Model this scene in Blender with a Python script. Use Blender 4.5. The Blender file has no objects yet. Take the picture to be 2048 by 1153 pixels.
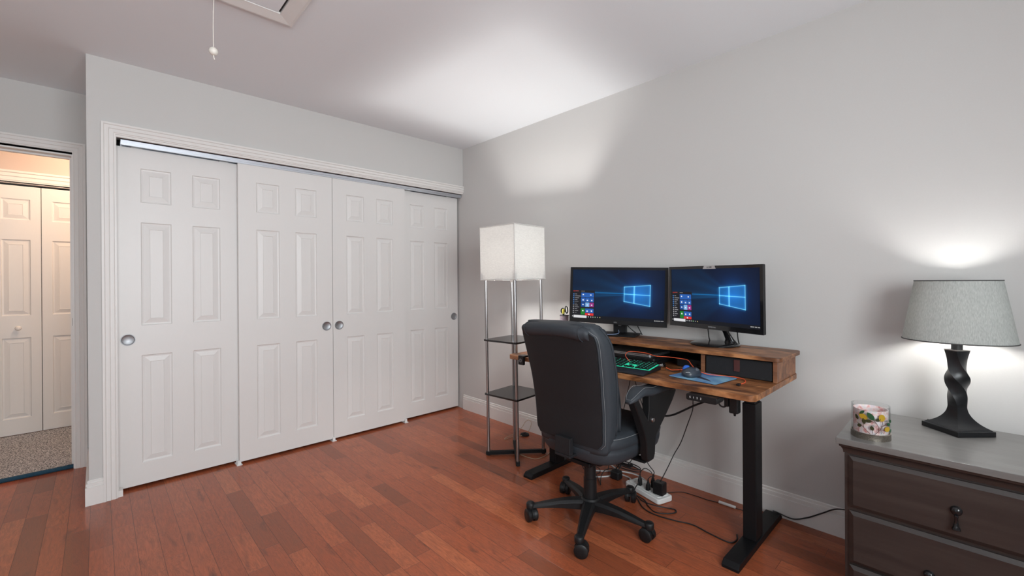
import bpy, bmesh, math, random
import numpy as np
from mathutils import Vector, Matrix, Euler

random.seed(7)
S = bpy.context.scene
COL = S.collection
PI = math.pi

# ------------------------------------------------------------------ camera, world, light, exposure
W, H = 2048, 1153
F_PX, YAW, PITCH, ROLL = 870.416, 0.80946, -0.00146, -0.00614
CAM = Vector((-2.49473, -3.28109, 1.1943))
fw = Vector((math.cos(YAW) * math.cos(PITCH), math.sin(YAW) * math.cos(PITCH), math.sin(PITCH)))
rt = Vector((math.sin(YAW), -math.cos(YAW), 0))
up = rt.cross(fw)
rt2 = rt * math.cos(ROLL) + up * math.sin(ROLL)
up2 = -rt * math.sin(ROLL) + up * math.cos(ROLL)
cd = bpy.data.cameras.new('camera')
cam = bpy.data.objects.new('camera', cd)
COL.objects.link(cam)
M4 = Matrix((rt2, up2, -fw)).transposed().to_4x4()
M4.translation = CAM
cam.matrix_world = M4
cd.sensor_width = 36.0
cd.lens = F_PX / W * 36.0
cd.shift_y = -11.6 / W
cd.clip_start = 0.02
S.camera = cam

S.view_settings.view_transform = 'Standard'
S.view_settings.look = 'None'
S.view_settings.gamma = 1
S.view_settings.use_curve_mapping = False
S.view_settings.exposure = 0.0
S.cycles.use_denoising = True
S.cycles.max_bounces = 12
S.cycles.transparent_max_bounces = 24
S.cycles.diffuse_bounces = 6
S.cycles.sample_clamp_indirect = 4.0

world = bpy.data.worlds.new('world')
S.world = world
world.use_nodes = True
bg = world.node_tree.nodes['Background']
bg.inputs[0].default_value = (0.75, 0.85, 1.0, 1)
bg.inputs[1].default_value = 1.0


def area_light(name, loc, direction, sx, sy, power, color):
    l = bpy.data.lights.new(name, 'AREA')
    l.shape = 'RECTANGLE'
    l.size, l.size_y, l.energy, l.color = sx, sy, power, color
    o = bpy.data.objects.new(name, l)
    COL.objects.link(o)
    o.location = loc
    o.rotation_euler = Vector(direction).to_track_quat('-Z', 'Y').to_euler()
    return o


# added fill light outside two made-up windows behind and beside the camera
area_light('fill_back', (-2.35, -4.62, 1.45), (0, 1, -0.05), 1.9, 1.3, 136, (0.94, 0.98, 1.0))
area_light('fill_side', (-4.32, -2.6, 1.45), (1, 0, -0.05), 1.5, 1.3, 3, (0.94, 0.98, 1.0))


def point_light(name, loc, power, color, r=0.05):
    l = bpy.data.lights.new(name, 'POINT')
    l.energy, l.color, l.shadow_soft_size = power, color, r
    o = bpy.data.objects.new(name, l)
    COL.objects.link(o)
    o.location = loc
    return o


HALL_W, FLOOR_LAMP_E, TABLE_LAMP_E = 26, 340, 118

# ------------------------------------------------------------------ materials


def mat(name, base, rough=0.5, metal=0.0, **kw):
    m = bpy.data.materials.new(name)
    m.use_nodes = True
    nt = m.node_tree
    b = nt.nodes['Principled BSDF']
    b.inputs['Base Color'].default_value = (*base, 1)
    b.inputs['Roughness'].default_value = rough
    b.inputs['Metallic'].default_value = metal
    for k, v in kw.items():
        b.inputs[k.replace('_', ' ')].default_value = v
    return m


def nodes(m):
    return m.node_tree.nodes, m.node_tree.links, m.node_tree.nodes['Principled BSDF']


def vary(m, scale, amount, stretch=(1, 1, 1), bump=0.0, detail=4, dist=0.002):
    """multiply the base colour by a noise, and bump with it"""
    N, L, b = nodes(m)
    tc = N.new('ShaderNodeTexCoord')
    mp = N.new('ShaderNodeMapping')
    mp.inputs['Scale'].default_value = stretch
    ns = N.new('ShaderNodeTexNoise')
    ns.inputs['Scale'].default_value = scale
    ns.inputs['Detail'].default_value = detail
    L.new(tc.outputs['Object'], mp.inputs['Vector'])
    L.new(mp.outputs[0], ns.inputs['Vector'])
    c = b.inputs['Base Color'].default_value[:]
    mx = N.new('ShaderNodeMix')
    mx.data_type = 'RGBA'
    mx.inputs[6].default_value = tuple(max(0, x * (1 - amount)) for x in c[:3]) + (1,)
    mx.inputs[7].default_value = tuple(min(1, x * (1 + amount)) for x in c[:3]) + (1,)
    L.new(ns.outputs['Fac'], mx.inputs[0])
    L.new(mx.outputs[2], b.inputs['Base Color'])
    if bump:
        bp = N.new('ShaderNodeBump')
        bp.inputs['Strength'].default_value = bump
        bp.inputs['Distance'].default_value = dist
        L.new(ns.outputs['Fac'], bp.inputs['Height'])
        L.new(bp.outputs[0], b.inputs['Normal'])
    return m


M = {}
M['wall'] = vary(mat('wall_paint', (0.585, 0.575, 0.562), 0.85), 180, 0.02, bump=0.15, dist=0.001)
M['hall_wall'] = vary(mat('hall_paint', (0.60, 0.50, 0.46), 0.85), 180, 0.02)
M['ceiling'] = vary(mat('ceiling_paint', (0.80, 0.83, 0.86), 0.9), 200, 0.02)
M['trim'] = vary(mat('trim_paint', (0.76, 0.74, 0.72), 0.4), 40, 0.015)
M['door'] = vary(mat('door_paint', (0.74, 0.725, 0.71), 0.42), 30, 0.015, (6, 6, 1))
M['metal'] = vary(mat('brushed_steel', (0.42, 0.41, 0.41), 0.30, 1.0), 60, 0.08, (1, 1, 12))
M['alu'] = vary(mat('aluminium_track', (0.60, 0.63, 0.68), 0.35, 1.0), 50, 0.06)
M['gap_shadow'] = mat('painted_gap_shadow', (0.03, 0.03, 0.03), 0.9)  # near-black colour stands in for shade in the gaps
M['pull'] = vary(mat('satin_nickel', (0.40, 0.41, 0.43), 0.5, 1.0), 60, 0.05)
M['black'] = vary(mat('black_plastic', (0.009, 0.009, 0.010), 0.45, Specular_IOR_Level=0.35), 80, 0.2)
M['black_metal'] = vary(mat('black_powdercoat', (0.006, 0.006, 0.007), 0.5, Specular_IOR_Level=0.25), 300, 0.25, bump=0.1, dist=0.0005)
M['gloss_black'] = vary(mat('gloss_black', (0.010, 0.010, 0.011), 0.08), 40, 0.1)
M['shelf_black'] = vary(mat('black_laminate', (0.016, 0.015, 0.015), 0.22), 60, 0.2)
M['leather'] = vary(mat('grey_leather', (0.032, 0.038, 0.046), 0.58, Specular_IOR_Level=0.35), 220, 0.12, bump=0.25, dist=0.001)
M['leather_back'] = vary(mat('dark_leather', (0.013, 0.013, 0.015), 0.62, Specular_IOR_Level=0.3), 220, 0.12, bump=0.25, dist=0.001)
M['thread'] = mat('grey_thread', (0.20, 0.21, 0.22), 0.7)
M['white_plastic'] = vary(mat('white_plastic', (0.75, 0.75, 0.74), 0.4), 30, 0.03)
M['cord_black'] = mat('black_cord', (0.012, 0.012, 0.013), 0.5)
M['cord_white'] = mat('white_cord', (0.62, 0.62, 0.62), 0.5)
M['cord_clear'] = mat('clear_cord', (0.50, 0.40, 0.28), 0.3)
M['cord_orange'] = mat('orange_cord', (0.85, 0.13, 0.05), 0.4)
M['silver'] = vary(mat('silver_case', (0.55, 0.55, 0.56), 0.3, 0.9), 50, 0.04)
M['fabric_black'] = vary(mat('black_fabric', (0.010, 0.010, 0.012), 0.9), 400, 0.4, bump=0.4, dist=0.001)
M['strap'] = mat('brown_leather', (0.07, 0.018, 0.015), 0.5)
M['dark_lamp'] = vary(mat('charcoal_lamp', (0.007, 0.008, 0.010), 0.33), 120, 0.2)
M['white_mark'] = mat('white_print', (0.8, 0.8, 0.8), 0.5)
M['grey_mark'] = mat('grey_print', (0.35, 0.35, 0.36), 0.4)
M['blue_ball'] = mat('blue_ball', (0.02, 0.12, 0.55), 0.12)
M['mouse_grey'] = mat('mouse_grey', (0.035, 0.045, 0.06), 0.35)
M['yellow'] = mat('yellow_plastic', (0.55, 0.50, 0.06), 0.5)
M['door_frame_in'] = M['trim']
M['ceramic'] = mat('white_bead', (0.70, 0.66, 0.60), 0.4)
M['bulb'] = None

# wood-look helper -----------------------------------------------------------


def wood(name, dark, mid, light, axis='Y', scale=1.0, rough=0.4, bump=0.1, contrast=1.0, grain=1.0, stretch=9):
    m = mat(name, mid, rough)
    N, L, b = nodes(m)
    tc = N.new('ShaderNodeTexCoord')
    mp = N.new('ShaderNodeMapping')
    st = {'X': (1, stretch, stretch), 'Y': (stretch, 1, stretch), 'Z': (stretch, stretch, 1)}[axis]
    mp.inputs['Scale'].default_value = tuple(s * scale for s in st)
    L.new(tc.outputs['Object'], mp.inputs['Vector'])
    n1 = N.new('ShaderNodeTexNoise')
    n1.inputs['Scale'].default_value = 2.2
    n1.inputs['Detail'].default_value = 6
    n1.inputs['Distortion'].default_value = 1.2
    L.new(mp.outputs[0], n1.inputs['Vector'])
    n2 = N.new('ShaderNodeTexNoise')
    n2.inputs['Scale'].default_value = 14
    n2.inputs['Detail'].default_value = 8
    L.new(mp.outputs[0], n2.inputs['Vector'])
    add = N.new('ShaderNodeMath')
    add.operation = 'MULTIPLY_ADD'
    add.inputs[1].default_value = 0.35 * grain
    L.new(n2.outputs['Fac'], add.inputs[0])
    L.new(n1.outputs['Fac'], add.inputs[2])
    cr = N.new('ShaderNodeValToRGB')
    e = cr.color_ramp.elements
    w_ = 0.16 / contrast
    c0 = 0.5 + 0.175 * grain
    e[0].position = c0 - w_
    e[0].color = (*dark, 1)
    e[1].position = c0 + w_
    e[1].color = (*light, 1)
    k = cr.color_ramp.elements.new(c0)
    k.color = (*mid, 1)
    L.new(add.outputs[0], cr.inputs['Fac'])
    L.new(cr.outputs['Color'], b.inputs['Base Color'])
    bp = N.new('ShaderNodeBump')
    bp.inputs['Strength'].default_value = bump
    bp.inputs['Distance'].default_value = 0.001
    L.new(n2.outputs['Fac'], bp.inputs['Height'])
    L.new(bp.outputs[0], b.inputs['Normal'])
    return m


M['rustic'] = wood('rustic_walnut', (0.060, 0.022, 0.010), (0.235, 0.090, 0.032), (0.47, 0.21, 0.085), 'Y', 1.6, 0.42, 0.15, 0.95, 1.0, 3.2)
M['rustic_edge'] = wood('rustic_edge', (0.12, 0.050, 0.025), (0.21, 0.085, 0.040), (0.31, 0.135, 0.062), 'Y', 1.0, 0.5, 0.1, 0.9)
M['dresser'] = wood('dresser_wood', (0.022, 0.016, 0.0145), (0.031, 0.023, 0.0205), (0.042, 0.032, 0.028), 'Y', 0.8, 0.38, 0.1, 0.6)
M['dresser_top_lit'] = wood('dresser_top_lamplit', (0.13, 0.125, 0.12), (0.155, 0.15, 0.145), (0.185, 0.18, 0.175), 'Y', 0.8, 0.30, 0.05, 0.6)  # paler copy of the dresser wood, lamp light put into its colour


def floor_material():
    m = mat('hardwood_planks', (0.3, 0.1, 0.05), 0.22)
    N, L, b = nodes(m)

    def math_(op, a, bb=None, c=None):
        n = N.new('ShaderNodeMath')
        n.operation = op
        for i, v in enumerate((a, bb, c)):
            if v is None:
                continue
            if isinstance(v, (int, float)):
                n.inputs[i].default_value = v
            else:
                L.new(v, n.inputs[i])
        return n.outputs[0]
    tc = N.new('ShaderNodeTexCoord')
    sp = N.new('ShaderNodeSeparateXYZ')
    L.new(tc.outputs['Object'], sp.inputs[0])
    X, Y = sp.outputs[0], sp.outputs[1]
    PW = 0.079
    u = math_('DIVIDE', X, PW)
    row = math_('FLOOR', u)
    fu = math_('SUBTRACT', u, row)
    wn = N.new('ShaderNodeTexWhiteNoise')
    wn.noise_dimensions = '1D'
    L.new(row, wn.inputs['W'])
    r1 = wn.outputs['Value']
    wn2 = N.new('ShaderNodeTexWhiteNoise')
    wn2.noise_dimensions = '1D'
    L.new(math_('ADD', row, 57.3), wn2.inputs['W'])
    r2 = wn2.outputs['Value']
    length = math_('MULTIPLY_ADD', r2, 0.45, 0.38)
    # wobble the joints so lengths differ along a row
    v0 = math_('DIVIDE', math_('MULTIPLY_ADD', r1, 7.0, Y), length)
    v = math_('MULTIPLY_ADD', math_('SINE', math_('MULTIPLY', v0, 2.1)), 0.22, v0)
    seg = math_('FLOOR', v)
    fv = math_('SUBTRACT', v, seg)
    cb = N.new('ShaderNodeCombineXYZ')
    L.new(row, cb.inputs[0])
    L.new(seg, cb.inputs[1])
    wn3 = N.new('ShaderNodeTexWhiteNoise')
    wn3.noise_dimensions = '3D'
    L.new(cb.outputs[0], wn3.inputs['Vector'])
    pid = wn3.outputs['Value']
    sc = N.new('ShaderNodeSeparateColor')
    L.new(wn3.outputs['Color'], sc.inputs[0])
    # grain coordinates: offset each plank
    gx = math_('MULTIPLY_ADD', pid, 37.0, math_('MULTIPLY', X, 11.0))
    gy = math_('MULTIPLY_ADD', sc.outputs[1], 91.0, math_('MULTIPLY', Y, 1.3))
    g = N.new('ShaderNodeCombineXYZ')
    L.new(gx, g.inputs[0])
    L.new(gy, g.inputs[1])
    n1 = N.new('ShaderNodeTexNoise')
    n1.inputs['Scale'].default_value = 1.4
    n1.inputs['Detail'].default_value = 4
    n1.inputs['Distortion'].default_value = 1.4
    L.new(g.outputs[0], n1.inputs['Vector'])
    # cathedral grain: rings of a noise
    ring = math_('SINE', math_('MULTIPLY', n1.outputs['Fac'], 75.0))
    ringp = math_('POWER', math_('ABSOLUTE', ring), 5.0)
    n2 = N.new('ShaderNodeTexNoise')
    n2.inputs['Scale'].default_value = 9.0
    n2.inputs['Detail'].default_value = 6
    L.new(g.outputs[0], n2.inputs['Vector'])
    # per-plank base tone
    cr = N.new('ShaderNodeValToRGB')
    els = cr.color_ramp.elements
    els[0].position = 0.0
    els[0].color = (0.235, 0.065, 0.029, 1)
    els[1].position = 1.0
    els[1].color = (0.500, 0.143, 0.059, 1)
    for p_, c_ in ((0.06, (0.280, 0.074, 0.032)), (0.2, (0.360, 0.088, 0.037)), (0.55, (0.410, 0.101, 0.041)), (0.85, (0.450, 0.119, 0.049))):
        k = els.new(p_)
        k.color = (*c_, 1)
    L.new(pid, cr.inputs['Fac'])

    def mixc(fac, a, bb, mode='MIX'):
        n = N.new('ShaderNodeMix')
        n.data_type = 'RGBA'
        n.blend_type = mode
        for i, v_ in ((0, fac), (6, a), (7, bb)):
            if isinstance(v_, (int, float)):
                n.inputs[i].default_value = v_
            elif isinstance(v_, tuple):
                n.inputs[i].default_value = (*v_, 1)
            else:
                L.new(v_, n.inputs[i])
        return n.outputs[2]
    c = mixc(math_('MULTIPLY', ringp, 0.36), cr.outputs['Color'], (0.13, 0.042, 0.022))
    c = mixc(math_('MULTIPLY', math_('SUBTRACT', n2.outputs['Fac'], 0.38), 1.7), c, (0.20, 0.066, 0.034))
    # dark mineral streaks / knots of some planks
    n3 = N.new('ShaderNodeTexNoise')
    n3.inputs['Scale'].default_value = 1.0
    n3.inputs['Detail'].default_value = 3
    n3.inputs['Distortion'].default_value = 0.6
    g3 = N.new('ShaderNodeCombineXYZ')
    L.new(math_('MULTIPLY_ADD', pid, 19.0, math_('MULTIPLY', X, 17.0)), g3.inputs[0])
    L.new(math_('MULTIPLY_ADD', pid, 53.0, math_('MULTIPLY', Y, 4.0)), g3.inputs[1])
    L.new(g3.outputs[0], n3.inputs['Vector'])
    knot = math_('MULTIPLY', math_('SUBTRACT', n3.outputs['Fac'], 0.62), 5.0)
    knot.node.use_clamp = True
    c = mixc(math_('MULTIPLY', knot, 0.8), c, (0.05, 0.026, 0.02))
    # joints
    du = math_('MULTIPLY', math_('MINIMUM', fu, math_('SUBTRACT', 1.0, fu)), PW)
    dv = math_('MULTIPLY', math_('MINIMUM', fv, math_('SUBTRACT', 1.0, fv)), length)
    d = math_('MINIMUM', du, dv)
    gap = math_('SUBTRACT', 1.0, math_('MULTIPLY', d, 650.0))
    gap.node.use_clamp = True
    c = mixc(math_('MULTIPLY', gap, 0.85), c, (0.045, 0.016, 0.010))
    L.new(c, b.inputs['Base Color'])
    bp = N.new('ShaderNodeBump')
    bp.inputs['Strength'].default_value = 0.35
    bp.inputs['Distance'].default_value = 0.001
    hgt = math_('ADD', math_('MULTIPLY', gap, -1.0), math_('MULTIPLY', n2.outputs['Fac'], 0.12))
    L.new(hgt, bp.inputs['Height'])
    L.new(bp.outputs[0], b.inputs['Normal'])
    b.inputs['Roughness'].default_value = 0.30
    b.inputs['Specular IOR Level'].default_value = 0.15
    b.inputs['Coat Weight'].default_value = 0.34
    b.inputs['Coat Roughness'].default_value = 0.06
    return m


M['floor'] = floor_material()


def carpet_material():
    m = mat('hall_carpet', (0.4, 0.38, 0.38), 0.95)
    N, L, b = nodes(m)
    tc = N.new('ShaderNodeTexCoord')
    ns = N.new('ShaderNodeTexNoise')
    ns.inputs['Scale'].default_value = 130
    ns.inputs['Detail'].default_value = 3
    L.new(tc.outputs['Object'], ns.inputs['Vector'])
    cr = N.new('ShaderNodeValToRGB')
    cr.color_ramp.elements[0].position = 0.40
    cr.color_ramp.elements[0].color = (0.05, 0.055, 0.065, 1)
    cr.color_ramp.elements[1].position = 0.58
    cr.color_ramp.elements[1].color = (0.56, 0.56, 0.58, 1)
    L.new(ns.outputs['Fac'], cr.inputs['Fac'])
    L.new(cr.outputs['Color'], b.inputs['Base Color'])
    bp = N.new('ShaderNodeBump')
    bp.inputs['Strength'].default_value = 0.8
    bp.inputs['Distance'].default_value = 0.006
    L.new(ns.outputs['Fac'], bp.inputs['Height'])
    L.new(bp.outputs[0], b.inputs['Normal'])
    return m


M['carpet'] = carpet_material()
M['carpet_edge'] = vary(mat('carpet_binding', (0.012, 0.055, 0.095), 0.9), 200, 0.6, bump=0.5, dist=0.004)


def shade_material(name, color, transl, weave, weave_amt):
    m = bpy.data.materials.new(name)
    m.use_nodes = True
    N, L = m.node_tree.nodes, m.node_tree.links
    N.clear()
    out = N.new('ShaderNodeOutputMaterial')
    df, tr, mx = N.new('ShaderNodeBsdfDiffuse'), N.new('ShaderNodeBsdfTranslucent'), N.new('ShaderNodeMixShader')
    tc, mp, ns = N.new('ShaderNodeTexCoord'), N.new('ShaderNodeMapping'), N.new('ShaderNodeTexNoise')
    mp.inputs['Scale'].default_value = weave
    ns.inputs['Scale'].default_value = 1.0
    ns.inputs['Detail'].default_value = 4
    L.new(tc.outputs['Object'], mp.inputs[0])
    L.new(mp.outputs[0], ns.inputs['Vector'])
    c = N.new('ShaderNodeMix')
    c.data_type = 'RGBA'
    c.inputs[6].default_value = tuple(x * (1 - weave_amt) for x in color) + (1,)
    c.inputs[7].default_value = tuple(min(1, x * (1 + weave_amt * 0.6)) for x in color) + (1,)
    L.new(ns.outputs['Fac'], c.inputs[0])
    L.new(c.outputs[2], df.inputs['Color'])
    L.new(c.outputs[2], tr.inputs['Color'])
    mx.inputs[0].default_value = transl
    L.new(df.outputs[0], mx.inputs[1])
    L.new(tr.outputs[0], mx.inputs[2])
    L.new(mx.outputs[0], out.inputs['Surface'])
    return m


M['white_shade'] = shade_material('white_linen_shade', (0.86, 0.85, 0.83), 0.37, (60, 60, 500), 0.22)
M['grey_shade'] = shade_material('grey_linen_shade', (0.52, 0.54, 0.52), 0.21, (420, 420, 60), 0.45)


def emissive(name, color, strength):
    m = bpy.data.materials.new(name)
    m.use_nodes = True
    b = m.node_tree.nodes['Principled BSDF']
    b.inputs['Base Color'].default_value = (*color, 1)
    b.inputs['Emission Color'].default_value = (*color, 1)
    b.inputs['Emission Strength'].default_value = strength
    return m


M['green_led'] = emissive('green_backlight', (0.03, 0.75, 0.42), 0.35)


def screen_material():
    m = bpy.data.materials.new('lit_screen')
    m.use_nodes = True
    N, L = m.node_tree.nodes, m.node_tree.links
    b = N['Principled BSDF']
    a = N.new('ShaderNodeAttribute')
    a.attribute_name = 'pixel'
    b.inputs['Base Color'].default_value = (0.01, 0.01, 0.012, 1)
    b.inputs['Roughness'].default_value = 0.3
    b.inputs['Specular IOR Level'].default_value = 0.08
    L.new(a.outputs['Color'], b.inputs['Emission Color'])
    b.inputs['Emission Strength'].default_value = 1.0
    return m


M['screen'] = screen_material()


def glass_material(name, color=(1, 1, 1), alpha=0.12):
    m = bpy.data.materials.new(name)
    m.use_nodes = True
    N, L = m.node_tree.nodes, m.node_tree.links
    N.clear()
    out = N.new('ShaderNodeOutputMaterial')
    t, g, mx, fr = N.new('ShaderNodeBsdfTransparent'), N.new('ShaderNodeBsdfGlossy'), N.new('ShaderNodeMixShader'), N.new('ShaderNodeLayerWeight')
    t.inputs[0].default_value = (*color, 1)
    g.inputs['Roughness'].default_value = 0.03
    fr.inputs['Blend'].default_value = 0.35
    pw = N.new('ShaderNodeMath')
    pw.operation = 'MULTIPLY'
    pw.inputs[1].default_value = 0.35
    L.new(fr.outputs['Facing'], pw.inputs[0])
    L.new(pw.outputs[0], mx.inputs[0])
    L.new(t.outputs[0], mx.inputs[1])
    L.new(g.outputs[0], mx.inputs[2])
    L.new(mx.outputs[0], out.inputs['Surface'])
    return m


M['glass'] = glass_material('clear_glass', (0.96, 0.97, 0.97))


def pink_material():
    m = bpy.data.materials.new('pink_floral_print')
    m.use_nodes = True
    N, L = m.node_tree.nodes, m.node_tree.links
    b = N['Principled BSDF']
    b.inputs['Roughness'].default_value = 0.5
    tc, vo, cr = N.new('ShaderNodeTexCoord'), N.new('ShaderNodeTexNoise'), N.new('ShaderNodeValToRGB')
    vo.inputs['Scale'].default_value = 60
    vo.inputs['Detail'].default_value = 1.5
    e = cr.color_ramp.elements
    e[0].position, e[0].color = 0.32, (0.62, 0.26, 0.26, 1)
    e[1].position, e[1].color = 0.66, (0.75, 0.70, 0.60, 1)
    for p_, c_ in ((0.42, (0.78, 0.55, 0.53)), (0.50, (0.84, 0.74, 0.72)), (0.60, (0.70, 0.64, 0.70))):
        k = e.new(p_)
        k.color = (*c_, 1)
    L.new(tc.outputs['Object'], vo.inputs['Vector'])
    L.new(vo.outputs['Fac'], cr.inputs['Fac'])
    L.new(cr.outputs['Color'], b.inputs['Base Color'])
    return m


M['pink'] = pink_material()
M['leaf'] = mat('green_enamel', (0.015, 0.075, 0.03), 0.3)
M['leaf_dark'] = mat('olive_enamel', (0.03, 0.035, 0.012), 0.3)
M['lemon'] = mat('mustard_enamel', (0.42, 0.27, 0.02), 0.3)
M['branch'] = mat('brown_enamel', (0.09, 0.04, 0.035), 0.4)
M['filigree'] = vary(mat('pewter_filigree', (0.30, 0.27, 0.23), 0.35, 0.9), 300, 0.7, bump=0.6, dist=0.002)
M['pewter'] = mat('pewter_flower', (0.4, 0.41, 0.42), 0.3, 0.8)


def pad_material():
    m = mat('blue_sky_print', (0.1, 0.3, 0.6), 0.7)
    N, L, b = nodes(m)
    tc, ns, cr = N.new('ShaderNodeTexCoord'), N.new('ShaderNodeTexNoise'), N.new('ShaderNodeValToRGB')
    ns.inputs['Scale'].default_value = 9
    ns.inputs['Detail'].default_value = 5
    ns.inputs['Distortion'].default_value = 0.8
    e = cr.color_ramp.elements
    e[0].position, e[0].color = 0.35, (0.045, 0.13, 0.36, 1)
    e[1].position, e[1].color = 0.65, (0.22, 0.44, 0.58, 1)
    L.new(tc.outputs['Object'], ns.inputs['Vector'])
    L.new(ns.outputs['Fac'], cr.inputs['Fac'])
    L.new(cr.outputs['Color'], b.inputs['Base Color'])
    return m


M['pad'] = pad_material()
M['mesh_cup'] = vary(mat('cup_print', (0.25, 0.20, 0.24), 0.4), 90, 0.8)

# ------------------------------------------------------------------ mesh helpers


class MB:
    def __init__(self):
        self.v, self.f = [], []

    def add(self, verts, faces):
        n = len(self.v)
        self.v += [tuple(p) for p in verts]
        self.f += [tuple(i + n for i in f) for f in faces]
        return self

    def box(self, x0, x1, y0, y1, z0, z1):
        v = [(x, y, z) for z in (z0, z1) for y in (y0, y1) for x in (x0, x1)]
        return self.add(v, [(0, 2, 3, 1), (4, 5, 7, 6), (0, 1, 5, 4), (2, 6, 7, 3), (0, 4, 6, 2), (1, 3, 7, 5)])

    def rings(self, rings, cap=True, closed_path=False):
        n = len(rings[0])
        vs = [p for r in rings for p in r]
        fs = []
        R = len(rings)
        for i in range(R if closed_path else R - 1):
            a, b_ = i * n, ((i + 1) % R) * n
            for j in range(n):
                k = (j + 1) % n
                fs.append((a + j, a + k, b_ + k, b_ + j))
        if cap and not closed_path:
            fs.append(tuple(reversed(range(n))))
            fs.append(tuple((R - 1) * n + j for j in range(n)))
        return self.add(vs, fs)

    def prism(self, poly, axis, a0, a1):
        """poly: 2D points in the plane of the two other axes (x,y,z order)"""
        def P(q, a):
            if axis == 'x':
                return (a, q[0], q[1])
            if axis == 'y':
                return (q[0], a, q[1])
            return (q[0], q[1], a)
        return self.rings([[P(q, a0) for q in poly], [P(q, a1) for q in poly]])

    def tube(self, path, r, n=8, closed=False):
        path = [Vector(p) for p in path]
        rr = r if isinstance(r, (list, tuple)) else [r] * len(path)
        rings = []
        prev = None
        L_ = len(path)
        for i, p in enumerate(path):
            if closed:
                t = path[(i + 1) % L_] - path[i - 1]
            else:
                t = path[min(i + 1, L_ - 1)] - path[max(i - 1, 0)]
            if t.length < 1e-9:
                t = Vector((0, 0, 1))
            t.normalize()
            if prev is None:
                a = Vector((0, 0, 1)) if abs(t.z) < 0.9 else Vector((1, 0, 0))
                u = t.cross(a).normalized()
            else:
                u = (prev - t * prev.dot(t))
                u = u.normalized() if u.length > 1e-6 else t.orthogonal().normalized()
            prev = u
            w = t.cross(u)
            rings.append([p + (u * math.cos(2 * PI * k / n) + w * math.sin(2 * PI * k / n)) * rr[i] for k in range(n)])
        return self.rings(rings, cap=not closed, closed_path=closed)

    def lathe(self, prof, c=(0, 0, 0), n=24, axis='z'):
        rings = []
        for r, h in prof:
            ring = []
            for k in range(n):
                a = 2 * PI * k / n
                x, y = r * math.cos(a), r * math.sin(a)
                if axis == 'z':
                    q = (c[0] + x, c[1] + y, c[2] + h)
                elif axis == 'x':
                    q = (c[0] + h, c[1] + x, c[2] + y)
                else:
                    q = (c[0] + y, c[1] + h, c[2] + x)
                ring.append(q)
            rings.append(ring)
        return self.rings(rings)

    def sphere(self, c, r, n=16, sc=(1, 1, 1)):
        m_ = n // 2
        prof = []
        rings = []
        for i in range(1, m_):
            a = PI * i / m_
            rings.append([(c[0] + sc[0] * r * math.sin(a) * math.cos(2 * PI * k / n), c[1] + sc[1] * r * math.sin(a) * math.sin(2 * PI * k / n), c[2] - sc[2] * r * math.cos(a)) for k in range(n)])
        return self.rings(rings)

    def build(self, name, m, parent=None, bevel=0.0, seg=2, smooth=35, local=False, sub=0, kind=None, label=None):
        vs = self.v
        if parent is not None and not local:
            px, py, pz = parent.location
            vs = [(x - px, y - py, z - pz) for x, y, z in vs]
        me = bpy.data.meshes.new(name)
        me.from_pydata([tuple(p) for p in vs], [], self.f)
        bm = bmesh.new()
        bm.from_mesh(me)
        bmesh.ops.recalc_face_normals(bm, faces=bm.faces)
        bm.to_mesh(me)
        bm.free()
        me.materials.append(m)
        if smooth:
            me.polygons.foreach_set('use_smooth', [True] * len(me.polygons))
            if smooth < 180:
                me.set_sharp_from_angle(angle=math.radians(smooth))
        o = bpy.data.objects.new(name, me)
        COL.objects.link(o)
        if parent is not None:
            o.parent = parent
        if bevel:
            md = o.modifiers.new('bevel', 'BEVEL')
            md.width, md.segments, md.limit_method, md.angle_limit = bevel, seg, 'ANGLE', math.radians(40)
            md.harden_normals = True
        if sub:
            md = o.modifiers.new('sub', 'SUBSURF')
            md.levels = md.render_levels = sub
        if kind:
            o['kind'] = kind
        if label:
            o['label'] = label
        return o


def tag(o, label, cat, group=None):
    o['label'] = label
    o['category'] = cat
    if group:
        o['group'] = group
    return o


def thing(name, label, cat, loc=(0, 0, 0), rotz=0.0, group=None):
    o = bpy.data.objects.new(name, None)
    o.empty_display_size = 0.05
    COL.objects.link(o)
    o.location = loc
    o.rotation_euler = (0, 0, rotz)
    return tag(o, label, cat, group)


def struct(name, mb, m, **kw):
    return mb.build(name, m, None, kind='structure', **kw)


def smooth_path(pts, k=6, closed=False):
    P = [Vector(p) for p in pts]
    n = len(P)
    out = []
    rng = range(n if closed else n - 1)
    for i in rng:
        if closed:
            p0, p1, p2, p3 = P[i - 1], P[i], P[(i + 1) % n], P[(i + 2) % n]
        else:
            p0, p1, p2, p3 = P[max(i - 1, 0)], P[i], P[i + 1], P[min(i + 2, n - 1)]
        for j in range(k):
            t = j / k
            out.append(0.5 * ((2 * p1) + (p2 - p0) * t + (2 * p0 - 5 * p1 + 4 * p2 - p3) * t * t + (3 * p1 - p0 - 3 * p2 + p3) * t ** 3))
    if not closed:
        out.append(P[-1])
    return out


def rrect(cx, cy, w, h, r, n=5):
    pts = []
    for sx, sy, a0 in ((1, 1, 0), (-1, 1, 90), (-1, -1, 180), (1, -1, 270)):
        for i in range(n + 1):
            a = math.radians(a0 + 90 * i / n)
            pts.append((cx + sx * (w / 2 - r) + r * math.cos(a), cy + sy * (h / 2 - r) + r * math.sin(a)))
    return pts


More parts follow.
